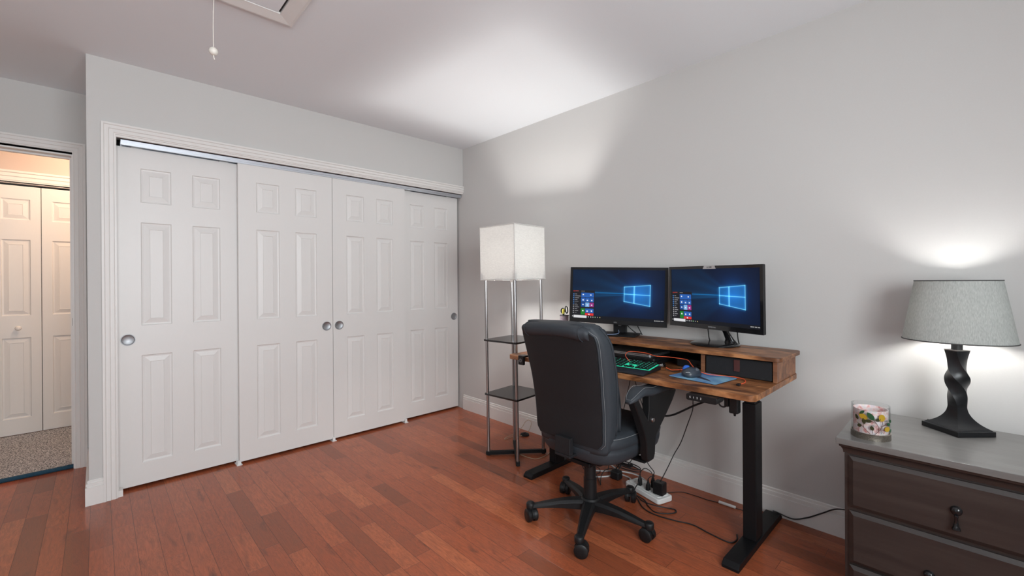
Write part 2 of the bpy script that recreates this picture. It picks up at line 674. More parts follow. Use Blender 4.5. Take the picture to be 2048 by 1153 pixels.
def text(body, size, m, parent, loc, rot, extrude=0.0003, name='lettering', align='CENTER'):
    c = bpy.data.curves.new(name, 'FONT')
    c.body, c.size, c.extrude = body, size, extrude
    c.align_x, c.align_y = align, 'CENTER'
    c.materials.append(m)
    tmp = bpy.data.objects.new(name, c)
    me = bpy.data.meshes.new_from_object(tmp)
    bpy.data.objects.remove(tmp)
    o = bpy.data.objects.new(name, me)
    COL.objects.link(o)
    o.parent = parent
    o.location = loc
    o.rotation_euler = rot
    return o


# ------------------------------------------------------------------ the room
HC = 2.44
XL = -4.25      # wall on the left of the room
YB = -4.45      # wall behind the camera
XA = -2.533     # outer corner of the closet wall
YA = 0.72       # door wall at the back of the alcove
YH = 1.87       # hall wall with bifold closet
struct('floor', MB().box(XL - 0.1, 0.1, YB - 0.1, 0.76, -0.06, 0.0), M['floor'])
struct('ceiling', MB().box(XL - 0.1, 0.1, YB - 0.1, 2.7, HC, HC + 0.08), M['ceiling'])
struct('wall_right', MB().box(0, 0.1, YB - 0.1, 0.75, 0, HC), M['wall'])
# closet wall: left strip with its return, and the header over the doors
mb = MB()
mb.box(XA, -2.428, 0, 0.12, 0, HC)
mb.box(-2.428, 0.0, 0, 0.12, 2.03, HC)
mb.box(XA, XA + 0.12, 0.12, YA, 0, HC)
struct('wall_back', mb, M['wall'])
# back of the closet interior
struct('wall_closet', MB().box(-2.413, 0.0, 0.66, 0.70, 0, HC), M['wall'])
# alcove door wall
mb = MB()
mb.box(-3.45, XA + 0.12, YA, YA + 0.115, 2.035, HC)
mb.box(-2.59, XA + 0.12, YA, YA + 0.115, 0, 2.035)
mb.box(XL, -3.45, YA, YA + 0.115, 0, HC)
struct('wall_alcove', mb, M['wall'])
# left wall with a hole for the added window
mb = MB()
WX0, WX1, WZ0, WZ1 = -3.35, -1.85, 0.85, 2.1
mb.box(XL - 0.1, XL, YB, WX0, 0, HC)
mb.box(XL - 0.1, XL, WX1, YA, 0, HC)
mb.box(XL - 0.1, XL, WX0, WX1, 0, WZ0)
mb.box(XL - 0.1, XL, WX0, WX1, WZ1, HC)
struct('wall_left', mb, M['wall'])
mb = MB()
BX0, BX1 = -3.3, -1.4
mb.box(XL, BX0, YB - 0.1, YB, 0, HC)
mb.box(BX1, 0, YB - 0.1, YB, 0, HC)
mb.box(BX0, BX1, YB - 0.1, YB, 0, WZ0)
mb.box(BX0, BX1, YB - 0.1, YB, WZ1, HC)
struct('wall_front', mb, M['wall'])


def window(name, along, c0, c1, pos, out):
    """along 'x' or 'y'; a framed two-sash window, added out of view for fill light"""
    o = bpy.data.objects.new(name, None)
    COL.objects.link(o)
    o['kind'] = 'structure'
    f = MB()

    def bx(a0, a1, z0, z1, t0=0.02, t1=0.06):
        lo, hi = sorted((pos + out * t0, pos + out * t1))
        if along == 'x':
            f.box(a0, a1, lo, hi, z0, z1)
        else:
            f.box(lo, hi, a0, a1, z0, z1)
    bx(c0, c1, WZ0, WZ0 + 0.05)
    bx(c0, c1, WZ1 - 0.05, WZ1)
    bx(c0, c0 + 0.05, WZ0, WZ1)
    bx(c1 - 0.05, c1, WZ0, WZ1)
    mid = (WZ0 + WZ1) / 2
    bx(c0, c1, mid - 0.02, mid + 0.02)
    bx((c0 + c1) / 2 - 0.03, (c0 + c1) / 2 + 0.03, WZ0, WZ1)
    f.build('window_frame', M['trim'], o)
    f = MB()
    bx(c0 + 0.04, c1 - 0.04, WZ0 + 0.04, WZ1 - 0.04, 0.036, 0.040)
    f.build('pane', M['glass'], o)
    f = MB()
    bx(c0 - 0.08, c1 + 0.08, WZ0 - 0.03, WZ0, -0.05, 0.1)
    bx(c0 - 0.07, c0, WZ0, WZ1 + 0.07, -0.018, 0.0)
    bx(c1, c1 + 0.07, WZ0, WZ1 + 0.07, -0.018, 0.0)
    bx(c0, c1, WZ1, WZ1 + 0.07, -0.018, 0.0)
    f.build('window_casing', M['trim'], o)


window('fill_window_1', 'x', BX0, BX1, YB, -1)  # unseen windows, added to let the fill light in
window('fill_window_2', 'y', WX0, WX1, XL, -1)

# hall
struct('wall_hall', MB().box(XL, -3.4, YH, YH + 0.1, 0, HC).box(-3.4, -2.28, YH, YH + 0.1, 1.993, HC).box(-2.28, -2.0, YH, YH + 0.1, 0, HC), M['hall_wall'])
struct('wall_hall_closet', MB().box(XL, -2.0, YH + 0.62, YH + 0.66, 0, HC).box(-2.24, -2.2, YH + 0.1, YH + 0.62, 0, HC), M['gap_shadow'])  # shade of the closet interior put into the wall colour
struct('wall_hall_right', MB().box(-2.08, -2.0, YA + 0.115, YH, 0, HC), M['hall_wall'])
struct('wall_hall_left', MB().box(XL - 0.1, XL, YA, YH, 0, HC), M['hall_wall'])
struct('floor_hall', MB().box(XL, -2.0, 0.76, 2.7, -0.06, 0.0), M['floor'])
rug = MB().box(XL, -2.082, 0.745, YH - 0.001, 0.0, 0.014).build('carpet', M['carpet'], None, bevel=0.004)
rug['kind'] = 'stuff'
tag(rug, 'grey flecked hallway carpet seen through the open doorway', 'carpet')
MB().tube([(x, 0.738, 0.012) for x in np.linspace(-3.44, -2.60, 12)], 0.0135, 8).build('carpet_binding', M['carpet_edge'], rug, label='dark blue edge of the hallway carpet')

# --- casings with a moulded profile: list of (across, out) from outer edge to inner edge
PROF = [(0, 0), (0, 0.018), (0.010, 0.019), (0.014, 0.013), (0.030, 0.016), (0.034, 0.011), (0.050, 0.013), (0.054, 0.009), (0.0585, 0.009), (0.0585, 0)]


def casing_vertical(mb, x_out, dirx, y, z0, ztop, prof=PROF):
    """outer edge x_out, going dirx inwards; mitre at the top"""
    r0, r1 = [], []
    for a, o in prof:
        r0.append((x_out + dirx * a, y - o, z0))
        r1.append((x_out + dirx * a, y - o, ztop - a))
    mb.rings([r0, r1])


def casing_head(mb, x0, x1, y, ztop, mitre0=True, mitre1=True, prof=PROF):
    r0, r1 = [], []
    for a, o in prof:
        r0.append((x0 + (a if mitre0 else 0), y - o, ztop - a))
        r1.append((x1 - (a if mitre1 else 0), y - o, ztop - a))
    mb.rings([r0, r1])


# closet casing (trim_1): left leg and head, head runs to the right wall
mb = MB()
casing_vertical(mb, -2.4765, 1, 0, 0, 2.088)
casing_head(mb, -2.4765, 0.0, 0, 2.088, True, False)
mb.box(-2.428, -2.414, 0.0, 0.11, 0, 2.032)          # jamb
mb.box(-2.414, 0.0, 0.0, 0.02, 2.018, 2.032)         # head jamb
struct('trim_1', mb, M['trim'])
# sliding door track (trim_2)
mb = MB()
mb.box(-2.395, -0.004, 0.022, 0.036, 1.985, 2.018)
mb.box(-2.395, -0.004, 0.022, 0.115, 2.008, 2.018)
mb.box(-2.395, -0.004, 0.064, 0.067, 1.992, 2.010)
mb.box(-2.395, -0.004, 0.108, 0.111, 1.985, 2.010)
mb.box(-2.395, -0.004, 0.018, 0.022, 1.996, 2.012)
struct('trim_2', mb, M['alu'])
# baseboards
BASE = [(0, 0), (0.015, 0), (0.015, 0.097), (0.009, 0.0985), (0.009, 0.1035), (0.0125, 0.105), (0.012, 0.117), (0.006, 0.1185), (0.006, 0.122), (0.007, 0.130), (0.003, 0.133), (0, 0.133)]
mb = MB()
mb.rings([[(-o, YB, z) for o, z in BASE], [(-o, 0.0, z) for o, z in BASE]])
struct('baseboard_right', mb, M['trim'], smooth=25)
mb = MB()
mb.rings([[(XA - o, -o, z) for o, z in BASE], [(-2.4765, -o, z) for o, z in BASE]])
mb.rings([[(XA - o, -o, z) for o, z in BASE], [(XA - o, YA, z) for o, z in BASE]])
struct('baseboard_back', mb, M['trim'], smooth=25)
mb = MB()
mb.rings([[(XL + o, YB, z) for o, z in BASE], [(XL + o, YA, z) for o, z in BASE]])
struct('baseboard_left', mb, M['trim'], smooth=25)
# alcove doorway casing (trim_3)
mb = MB()
P3 = [(a * 1.05, o) for a, o in PROF]
casing_vertical(mb, -2.546, -1, YA, 0, 2.11, P3)
casing_head(mb, -3.51, -2.546, YA, 2.11, True, True, P3)
casing_vertical(mb, -3.51, 1, YA, 0, 2.11, P3)
struct('trim_3', mb, M['trim'])
mb = MB()
mb.box(-2.612, -2.590, YA, YA + 0.115, 0.0, 2.047)
mb.box(-3.45, -3.43, YA, YA + 0.115, 0.0, 2.047)
mb.box(-3.43, -2.612, YA, YA + 0.115, 2.025, 2.047)
mb.box(-2.622, -2.612, YA + 0.06, YA + 0.09, 0.015, 2.015)
mb.box(-3.43, -2.612, YA + 0.06, YA + 0.09, 2.015, 2.025)
j = struct('trim_4', mb, M['trim'])
MB().box(-2.6135, -2.612, YA + 0.008, YA + 0.04, 0.925, 0.975).build('strike_plate', M['black_metal'], j, label='dark metal strike plate on the door jamb')
# hall closet casing (trim_5)
mb = MB()
P5 = [(a * 1.5, o) for a, o in PROF]
casing_head(mb, -3.25, -2.2, YH, 2.088, False, False, P5)
mb.box(-3.25, -2.2, YH - 0.0, YH + 0.09, 1.990, 2.002)
struct('trim_5', mb, M['trim'])
struct('trim_6', MB().box(-3.25, -2.2, YH + 0.055, YH + 0.09, 1.976, 1.990), M['black_metal'])


def panel_door_mesh(w, z0, z1, th, cols, rows):
    """face towards -y at y=0, body to y=th, x 0..w"""
    mb = MB()
    xs = sorted({0.0, w, *[c for p in cols for c in p]})
    zs = sorted({z0, z1, *[c for p in rows for c in p]})
    for i in range(len(xs) - 1):
        for k in range(len(zs) - 1):
            a0, a1, b0, b1 = xs[i], xs[i + 1], zs[k], zs[k + 1]
            if (a0, a1) in cols and (b0, b1) in rows:
                rg = []
                for ins, dep in ((0, 0), (0.004, 0.006), (0.012, 0.0075), (0.040, 0.0015), (0.042, 0.0035)):
                    rg.append([(a0 + ins, dep, b0 + ins), (a1 - ins, dep, b0 + ins), (a1 - ins, dep, b1 - ins), (a0 + ins, dep, b1 - ins)])
                n0 = len(mb.v)
                vs = [p for r in rg for p in r]
                fs = []
                for r in range(len(rg) - 1):
                    for q in range(4):
                        q2 = (q + 1) % 4
                        fs.append((r * 4 + q, r * 4 + q2, r * 4 + 4 + q2, r * 4 + 4 + q))
                fs.append(tuple((len(rg) - 1) * 4 + q for q in range(4)))
                mb.add(vs, fs)
            else:
                mb.add([(a0, 0, b0), (a1, 0, b0), (a1, 0, b1), (a0, 0, b1)], [(0, 1, 2, 3)])
    mb.add([(0, 0, z0), (w, 0, z0), (w, 0, z1), (0, 0, z1), (0, th, z0), (w, th, z0), (w, th, z1), (0, th, z1)],
           [(4, 7, 6, 5), (0, 4, 5, 1), (3, 2, 6, 7), (0, 3, 7, 4), (1, 5, 6, 2)])
    return mb


def finish_door(mb, name, m, x, y, kind='structure'):
    me = bpy.data.meshes.new(name)
    me.from_pydata(mb.v, [], mb.f)
    bm = bmesh.new()
    bm.from_mesh(me)
    bmesh.ops.remove_doubles(bm, verts=bm.verts, dist=1e-5)
    bmesh.ops.recalc_face_normals(bm, faces=bm.faces)
    bm.to_mesh(me)
    bm.free()
    me.materials.append(m)
    o = bpy.data.objects.new(name, me)
    COL.objects.link(o)
    o.location = (x, y, 0)
    if kind:
        o['kind'] = kind
    return o


ROWS = [(0.142, 0.775), (0.950, 1.555), (1.672, 1.872)]
DW = 0.612
DCOLS = [(0.105, 0.248), (0.352, 0.498)]
pull_prof = [(0.0, -0.0005), (0.026, -0.0005), (0.028, -0.002), (0.0305, -0.0045), (0.0325, -0.0045), (0.0335, -0.002), (0.0335, 0.0015), (0.0, 0.0015)]
for i, (x, y, px) in enumerate(((-2.413, 0.070, 0.045), (-1.822, 0.030, DW - 0.045), (-1.207, 0.030, 0.045), (-0.628, 0.070, DW - 0.045))):
    d = finish_door(panel_door_mesh(DW, 0.017, 1.985, 0.032, DCOLS, ROWS), 'door_%d' % (i + 1), M['door'], x, y)
    MB().lathe(pull_prof, (px, 0, 0.870), 28, 'y').build('finger_pull', M['pull'], d, local=True, smooth=40, label='round recessed brushed metal finger pull')
    # hanger plates on top of the rear doors
    mb = MB()
    for hx in (0.09, DW - 0.09):
        mb.box(hx - 0.025, hx + 0.025, 0.008, 0.024, 1.985, 1.994)
    mb.build('hanger_plate', M['white_plastic'], d, local=True)
# floor guides of the sliding doors
for i, x in enumerate((-1.826, -1.209, -0.600)):
    mb = MB()
    mb.box(x - 0.016, x + 0.016, 0.012, 0.085, 0.0, 0.004)
    mb.box(x - 0.010, x + 0.010, 0.022, 0.0285, 0.0, 0.030)
    mb.box(x - 0.010, x + 0.010, 0.0625, 0.0685, 0.0, 0.030)
    struct('trim_%d' % (7 + i), mb, M['white_plastic'])
struct('trim_10', MB().box(-2.414, -2.396, 0.0, 0.05, 0, 0.035), M['trim'])

# hall bifold doors (two leaves in view, more to the left)
LW = 0.272
for i in range(4):
    x = -2.817 + 0.273 * (1 - i)
    d = finish_door(panel_door_mesh(LW - 0.003, 0.016, 1.972, 0.03, [(0.058, 0.212)], [(0.142, 0.775), (0.950, 1.548), (1.705, 1.868)]), 'door_%d' % (5 + i), M['door'], x, YH + 0.004)
    if i == 2:
        MB().lathe([(0.0, -0.034), (0.012, -0.033), (0.0175, -0.027), (0.0185, -0.020), (0.014, -0.012), (0.009, -0.008), (0.009, 0.001), (0, 0.001)], (0.145, 0, 0.852), 20, 'y').build('knob', M['trim'], d, local=True, smooth=180, label='small round white door knob')

# attic hatch in the ceiling -------------------------------------------------
HX1, HY1, HX0, HY0 = -1.812, -1.038, -2.44, -2.35
h = thing('attic_hatch', 'white framed attic hatch set into the ceiling', 'ceiling hatch', (-2.1, -1.7, HC))
mb = MB()
for (q, lab) in (((HX0, HX1, HY1 - 0.068, HY1), 'f'), ((HX0, HX1, HY0, HY0 + 0.068), 'b')):
    pass
fp = [(0, 0), (0.0, 0.016), (0.012, 0.018), (0.062, 0.011), (0.068, 0.011), (0.068, 0)]
rings = []
for a, o in fp:
    rings.append([(HX1 - a, HY1 - a, HC - o), (HX0 + a, HY1 - a, HC - o), (HX0 + a, HY0 + a, HC - o), (HX1 - a, HY0 + a, HC - o)])
mb.rings(rings, cap=False, closed_path=True)
mb.build('frame', M['trim'], h, smooth=0)
MB().box(HX0 + 0.070, HX1 - 0.078, HY0 + 0.07, HY1 - 0.0715, HC - 0.008, HC - 0.002).build('hatch_panel', M['ceiling'], h)
MB().box(HX0 + 0.066, HX1 - 0.066, HY0 + 0.066, HY1 - 0.066, HC - 0.0015, HC - 0.0005).build('gap_shadow', M['gap_shadow'], h, label='near-black sheet painted as shade around the hatch panel')  # dark sheet in place of real shade around the panel
t = thing('pull_cord', 'thin white pull cord with round bead hanging from the attic hatch', 'pull cord', (-2.165, -1.29, HC - 0.008))
cp = [(-2.165, -1.29, HC - 0.008), (-2.1655, -1.289, 2.3), (-2.168, -1.289, 2.2), (-2.168, -1.290, 2.10)]
MB().tube(smooth_path(cp), 0.0015, 6).build('cord', M['ceramic'], t)
MB().sphere((-2.168, -1.290, 2.083), 0.0155, 20).build('bead', M['ceramic'], t, smooth=180)
MB().tube([(-2.168, -1.290, 2.069), (-2.167, -1.290, 2.060), (-2.164, -1.290, 2.052)], 0.002, 6).build('cord_end', M['ceramic'], t)

# hall lamp (gives the warm light in the hallway)
t = thing('hall_ceiling_lamp', 'warm dome lamp on the hallway ceiling', 'ceiling lamp', (-2.38, 1.22, HC))
MB().lathe([(0.001, -0.075), (0.07, -0.065), (0.12, -0.03), (0.13, -0.005), (0.13, 0.0), (0.001, 0.0)], (-2.38, 1.22, HC), 28).build('dome', emissive('warm_dome', (1.0, 0.72, 0.5), 1.5), t, smooth=60)
hl = point_light('hall_bulb', (-2.38, 1.22, 2.28), HALL_W, (1.0, 0.73, 0.50), 0.09)

# ------------------------------------------------------------------ floor lamp with shelves
LC = Vector((-0.405, -1.120, 0.0))
t = thing('floor_lamp', 'tall shelf floor lamp with lit square white shade and steel poles', 'floor lamp', LC)
t.rotation_euler = (math.radians(-0.45), math.radians(-0.5), math.radians(4.2))
hp = 0.134   # half pole spacing
# crossed black base bars
for s in (1, -1):
    a = Vector((-hp - 0.013, -s * (hp + 0.013), 0.0))
    b_ = -a
    dn = (b_ - a).normalized()
    nn = Vector((-dn.y, dn.x, 0)) * 0.0125
    z0, z1 = 0.0, 0.024
    if s == -1:
        z0, z1 = 0.001, 0.0235
    v = [a + nn, b_ + nn, b_ - nn, a - nn]
    MB().rings([[(q.x, q.y, z0 + 0.006) for q in v], [(q.x, q.y, z1 + 0.006) for q in v]]).build('base_bar', M['black_metal'], t, local=True, bevel=0.002)
for sx in (-1, 1):
    for sy in (-1, 1):
        x, y = sx * hp, sy * hp
        pl = MB().tube([(x, y, 0.030), (x, y, 1.26)], 0.0105, 16).build('pole', M['metal'], t, local=True, smooth=60)
        MB().lathe([(0.0, 0.0), (0.013, 0.0), (0.013, 0.0068), (0.0, 0.0068)], (x, y, 0.0), 12).build('foot', M['black'], t, local=True)
for z in (0.425, 0.795):
    MB().prism(rrect(0, 0, 2 * hp + 0.036, 2 * hp + 0.036, 0.014), 'z', z - 0.006, z + 0.006).build('shelf', M['shelf_black'], t, local=True, bevel=0.0015)
# top plate and socket
MB().box(-hp, hp, -0.012, 0.012, 1.225, 1.235).box(-0.012, 0.012, -hp, hp, 1.2255, 1.2345).build('top_bracket', M['metal'], t, local=True)
MB().lathe([(0.0, 1.190), (0.020, 1.190), (0.022, 1.197), (0.022, 1.235), (0.018, 1.30), (0.0, 1.30)], (0, 0, 0), 20).build('socket', M['white_plastic'], t, local=True)
hs, z0, z1 = 0.157, 1.205, 1.571
mb = MB()
for k in range(4):
    pass
ro = [(-hs, -hs), (hs, -hs), (hs, hs), (-hs, hs)]
ri = [(x * 0.985, y * 0.985) for x, y in ro]
mb.rings([[(x, y, z0) for x, y in ro], [(x, y, z1) for x, y in ro], [(x, y, z1) for x, y in ri], [(x, y, z0) for x, y in ri]], cap=False, closed_path=True)
mb.build('lamp_shade', M['white_shade'], t, local=True, smooth=0)
mb = MB()
for zz in (z0 + 0.004, z1 - 0.004):
    mb.tube([(x * 1.004, y * 1.004, zz) for x, y in ro], 0.0035, 6, closed=True)
for x, y in ro:
    mb.tube([(x * 1.002, y * 1.002, z0 + 0.004), (x * 1.002, y * 1.002, z1 - 0.004)], 0.0022, 6)
mb.build('shade_trim', M['white_shade'], t, local=True)
bulb_m = emissive('floor_lamp_bulb', (1.0, 0.98, 0.95), FLOOR_LAMP_E)
MB().sphere((0, 0, 1.35), 0.046, 20, (1, 1, 1.25)).build('bulb', bulb_m, t, local=True, smooth=180)

# ------------------------------------------------------------------ desk
DX0, DX1, DY0, DY1, DZ = -0.645, -0.020, -2.705, -1.297, 0.740
desk = thing('standing_desk', 'rustic wood standing desk with black steel T legs', 'desk', (-0.33, -2.0, 0))
poly = rrect((DX0 + DX1) / 2, (DY0 + DY1) / 2, DX1 - DX0, DY1 - DY0, 0.030, 6)
MB().prism(poly, 'z', DZ - 0.025, DZ).build('desktop', M['rustic'], desk, bevel=0.002)
for yc in (-2.60, -1.435):
    MB().prism([(-0.618, 0.0), (-0.618, 0.014), (-0.598, 0.030), (-0.045, 0.030), (-0.022, 0.014), (-0.022, 0.0)], 'y', yc - 0.034, yc + 0.034).build('foot', M['black_metal'], desk, bevel=0.003)
    MB().box(-0.385, -0.300, yc - 0.028, yc + 0.028, 0.030, 0.640).build('leg', M['black_metal'], desk, bevel=0.003)
    MB().box(-0.378, -0.307, yc - 0.022, yc + 0.022, 0.640, 0.694).build('inner_column', M['black_metal'], desk, bevel=0.002)
    MB().box(-0.560, -0.090, yc - 0.024, yc + 0.024, 0.694, 0.715).build('support_bracket', M['black_metal'], desk, bevel=0.002)
MB().box(-0.40, -0.37, -2.57, -1.46, 0.672, 0.692).box(-0.30, -0.27, -2.57, -1.46, 0.672, 0.692).build('crossbar', M['black_metal'], desk, bevel=0.002)
MB().box(-0.42, -0.345, -2.50, -2.44, 0.640, 0.671).build('motor_box', M['black'], desk, bevel=0.004)
# control panel
cp_ = MB().prism(rrect(-2.508, 0.6985, 0.128, 0.028, 0.008), 'x', -0.672, -0.60).build('control_panel', M['black'], desk, bevel=0.002)
for s_, yy in (('S', -2.462), ('1', -2.477), ('2', -2.492), ('3', -2.507)):
    text(s_, 0.0115, M['white_mark'], cp_, (-0.6725 + 0.33, yy + 2.0, 0.6985), (PI / 2, 0, -PI / 2), name='button_mark')
for yy, s_ in ((-2.540, 1), (-2.556, -1)):
    MB().add([(-0.6727, yy + 0.005, 0.6985 - 0.004 * s_), (-0.6727, yy - 0.005, 0.6985 - 0.004 * s_), (-0.6727, yy, 0.6985 + 0.004 * s_),
              (-0.6715, yy + 0.005, 0.6985 - 0.004 * s_), (-0.6715, yy - 0.005, 0.6985 - 0.004 * s_), (-0.6715, yy, 0.6985 + 0.004 * s_)],
             [(0, 1, 2), (3, 5, 4), (0, 3, 4, 1), (1, 4, 5, 2), (2, 5, 3, 0)]).build('arrow_mark', M['white_mark'], cp_)
    bpy.context.view_layer.update()

# riser shelf on the desk
RX0, RX1, RY0, RY1, RZ = -0.358, -0.035, -2.722, -1.285, 0.853
rs = thing('monitor_riser', 'rustic wood monitor riser shelf standing along the back of the desk', 'shelf riser', (-0.2, -2.0, DZ))
MB().prism(rrect((RX0 + RX1) / 2, (RY0 + RY1) / 2, RX1 - RX0, RY1 - RY0, 0.028, 6), 'z', RZ - 0.018, RZ).build('top_board', M['rustic'], rs, bevel=0.0015)
for y in (-2.692, -1.318):
    MB().box(RX0 + 0.020, RX1 - 0.01, y - 0.0085, y + 0.0085, DZ, RZ - 0.018).build('side_panel', M['rustic_edge'], rs, bevel=0.001)
MB().box(RX0 + 0.020, RX1 - 0.02, -2.384, -2.367, DZ, RZ - 0.018).build('divider', M['rustic_edge'], rs, bevel=0.001)
MB().box(RX1 - 0.018, RX1 - 0.008, -2.683, -1.327, DZ, RZ - 0.018).build('back_panel', M['fabric_black'], rs, label='black back panel')

# fabric drawer in the riser's right slot
t = thing('fabric_drawer', 'black fabric drawer with brown leather tab inside the riser', 'fabric drawer', (-0.2, -2.53, DZ))
MB().box(-0.335, -0.075, -2.679, -2.388, DZ + 0.002, DZ + 0.088).build('box', M['fabric_black'], t, bevel=0.006)
MB().box(-0.3395, -0.3355, -2.5465, -2.5205, DZ + 0.028, DZ + 0.082).build('pull_tab', M['strap'], t, bevel=0.001)
# ------------------------------------------------------------------ things on the desk
t = thing('laptop', 'closed silver laptop on a black one inside the riser', 'laptop', (-0.23, -1.93, 0.778))
MB().prism(rrect(-0.225, -1.935, 0.23, 0.325, 0.012), 'z', 0.778, 0.786).build('base', M['silver'], t, bevel=0.002)
MB().prism(rrect(-0.224, -1.935, 0.228, 0.322, 0.012), 'z', 0.787, 0.793).build('lid', M['silver'], t, bevel=0.002)
t = thing('laptop', 'closed black laptop lying under the silver laptop', 'laptop', (-0.23, -1.94, DZ))
MB().prism(rrect(-0.225, -1.945, 0.25, 0.36, 0.012), 'z', 0.741, 0.760).build('base', M['black'], t, bevel=0.003)
MB().prism(rrect(-0.225, -1.945, 0.25, 0.36, 0.012), 'z', 0.761, 0.777).build('lid', M['black'], t, bevel=0.003)
t = thing('docking_station', 'black docking box under the riser beside the divider', 'docking box', (-0.20, -2.27, DZ))
MB().box(-0.27, -0.12, -2.345, -2.21, DZ + 0.001, DZ + 0.045).build('case', M['black'], t, bevel=0.006)
MB().box(-0.2715, -0.27, -2.33, -2.315, DZ + 0.015, DZ + 0.022).build('port', M['gloss_black'], t)
sp = [(-0.35 + 0.022 * math.cos(a) * (1 + 0.25 * math.sin(3.1 * a)), -2.165 + 0.020 * math.sin(a), DZ + 0.006 + 0.010 * (0.5 + 0.5 * math.sin(1.7 * a))) for a in np.linspace(0, 7 * PI, 60)]
tag(MB().tube(sp, 0.0025, 6).build('coiled_cable', M['gloss_black']), 'small coil of glossy black cable behind the keyboard', 'cable')

# keyboard
KX, KY = -0.622, -2.218
kb = thing('keyboard', 'black keyboard with green lit keys and wrist rest on the desk', 'keyboard', (KX, KY, DZ), math.radians(3))
KW, KD = 0.455, 0.185   # local x: away from user, local y: to the left
MB().prism([(0.062, 0.002), (0.062, 0.016), (KD, 0.030), (KD, 0.004)], 'y', 0.0, KW).build('body', M['black'], kb, local=True, bevel=0.002)
MB().prism([(-0.004, 0.001), (-0.004, 0.005), (0.02, 0.012), (0.060, 0.015), (0.060, 0.002)], 'y', 0.0, KW).build('wrist_rest', M['black'], kb, local=True, bevel=0.002)
slope = (0.030 - 0.016) / (KD - 0.062)
ang = math.atan(slope)
MB().add([(0.068, 0.006, 0.0174), (KD - 0.006, 0.006, 0.0300), (KD - 0.006, KW - 0.006, 0.0300), (0.068, KW - 0.006, 0.0174),
          (0.068, 0.006, 0.0164), (KD - 0.006, 0.006, 0.0290), (KD - 0.006, KW - 0.006, 0.0290), (0.068, KW - 0.006, 0.0164)],
         [(0, 1, 2, 3), (4, 7, 6, 5), (0, 4, 5, 1), (1, 5, 6, 2), (2, 6, 7, 3), (3, 7, 4, 0)]).build('backlight', M['green_led'], kb, local=True, label='green glowing backlight between the keys')
key_me = None
kspec = []
for r in range(6):
    x = 0.0795 + r * 0.0188
    y = 0.012
    # numpad
    cols = [4, 4, 4, 4, 4, 3][r] if r < 5 else 3
    for c in range(4 if r < 5 else 3):
        kspec.append((x, y + 0.0085 + c * 0.0188, 0.0164))
    y += 4 * 0.0188 + 0.006
    for c in range(3 if r in (0, 3, 4, 5) else (1 if r == 1 else 0)):
        kspec.append((x, y + 0.0085 + (c if r != 1 else 1) * 0.0188, 0.0164))
    y += 3 * 0.0188 + 0.006
    n_main = 13
    if r == 0:
        lay = [1.25] * 4 + [5.5] + [1.25] * 3
        lay = [l * 0.0188 for l in lay]
    else:
        span = KW - 0.008 - y
        n_main = 12 if r < 5 else 11
        lay = [span / n_main] * n_main
    for l in lay:
        if y + l > KW - 0.004:
            break
        kspec.append((x, y + l / 2, l - 0.003))
        y += l
key_meshes = {}
for i, (x, y, w) in enumerate(kspec[:100]):
    key = round(w, 3)
    if key not in key_meshes:
        m_ = MB()
        hx, hy = 0.0076, w / 2 - 0.0006
        m_.rings([[(-hx, -hy, 0), (hx, -hy, 0), (hx, hy, 0), (-hx, hy, 0)], [(-hx * .86, -hy + .001, 0.006), (hx * .86, -hy + .001, 0.006), (hx * .86, hy - .001, 0.006), (-hx * .86, hy - .001, 0.006)]])
        o = m_.build('key', M['black'], kb, local=True, smooth=0)
        key_meshes[key] = o
    else:
        o = key_meshes[key].copy()
        COL.objects.link(o)
        o.parent = kb
    o.location = (x, y, 0.0174 + (x - 0.068) * slope + 0.001)
    o.rotation_euler = (0, -ang, 0)
mb = MB()
for (x, y, w) in kspec:
    z = 0.0174 + (x - 0.068) * slope + 0.0074
    mb.add([(x - 0.003, y - 0.0018, z - 0.0003), (x + 0.003, y - 0.0018, z + 0.0004), (x + 0.003, y + 0.0018, z + 0.0004), (x - 0.003, y + 0.0018, z - 0.0003)], [(0, 1, 2, 3)])
lg = mb.build('key_legends', M['green_led'], kb, local=True, label='small green glowing key legends')
lg['kind'] = 'stuff'
MB().tube([(KD - 0.012, 0.0, 0.028), (KD - 0.012, -0.016, 0.028)], 0.006, 12).build('end_cap', M['silver'], kb, local=True)

# mouse pad and trackball mouse
t = thing('mouse_pad', 'blue sky print mouse pad on the desk', 'mouse pad', (-0.452, -2.422, DZ), math.radians(-7))
MB().prism(rrect(0, 0, 0.200, 0.232, 0.012), 'z', 0.0006, 0.0022).build('rubber_base', M['black'], t, local=True)
MB().prism(rrect(0, 0, 0.198, 0.230, 0.012), 'z', 0.0024, 0.0036).build('print', M['pad'], t, local=True)
# dark bird-shaped streak printed on the pad
MB().add([(-0.030, 0.020, 0.00385), (0.000, 0.010, 0.00385), (-0.030, -0.045, 0.00385), (-0.062, -0.078, 0.00385), (-0.048, -0.035, 0.00385)], [(0, 1, 2, 3, 4)]).build('dark_motif', mat('pad_dark_print', (0.03, 0.03, 0.06), 0.7), t, local=True)
t = thing('trackball_mouse', 'dark grey trackball mouse with blue ball on the pad', 'mouse', (-0.462, -2.372, DZ + 0.0036), math.radians(12))
rings = []
for zz, s in ((0.0, 0.92), (0.006, 1.0), (0.016, 0.98), (0.027, 0.85), (0.036, 0.60), (0.040, 0.25)):
    ring = []
    for k in range(28):
        a = 2 * PI * k / 28
        rx, ry = 0.060 * s, 0.043 * s
        ring.append((rx * math.cos(a) + 0.004 * (1 - s), ry * math.sin(a) * (1 + 0.18 * math.cos(a)) - 0.004 * (1 - s), zz * (1 - 0.10 * math.cos(a))))
    rings.append(ring)
MB().rings(rings).build('shell', M['mouse_grey'], t, local=True, smooth=180)
MB().sphere((-0.004, 0.018, 0.030), 0.0190, 20).build('trackball', M['blue_ball'], t, local=True, smooth=180, label='glossy blue trackball')
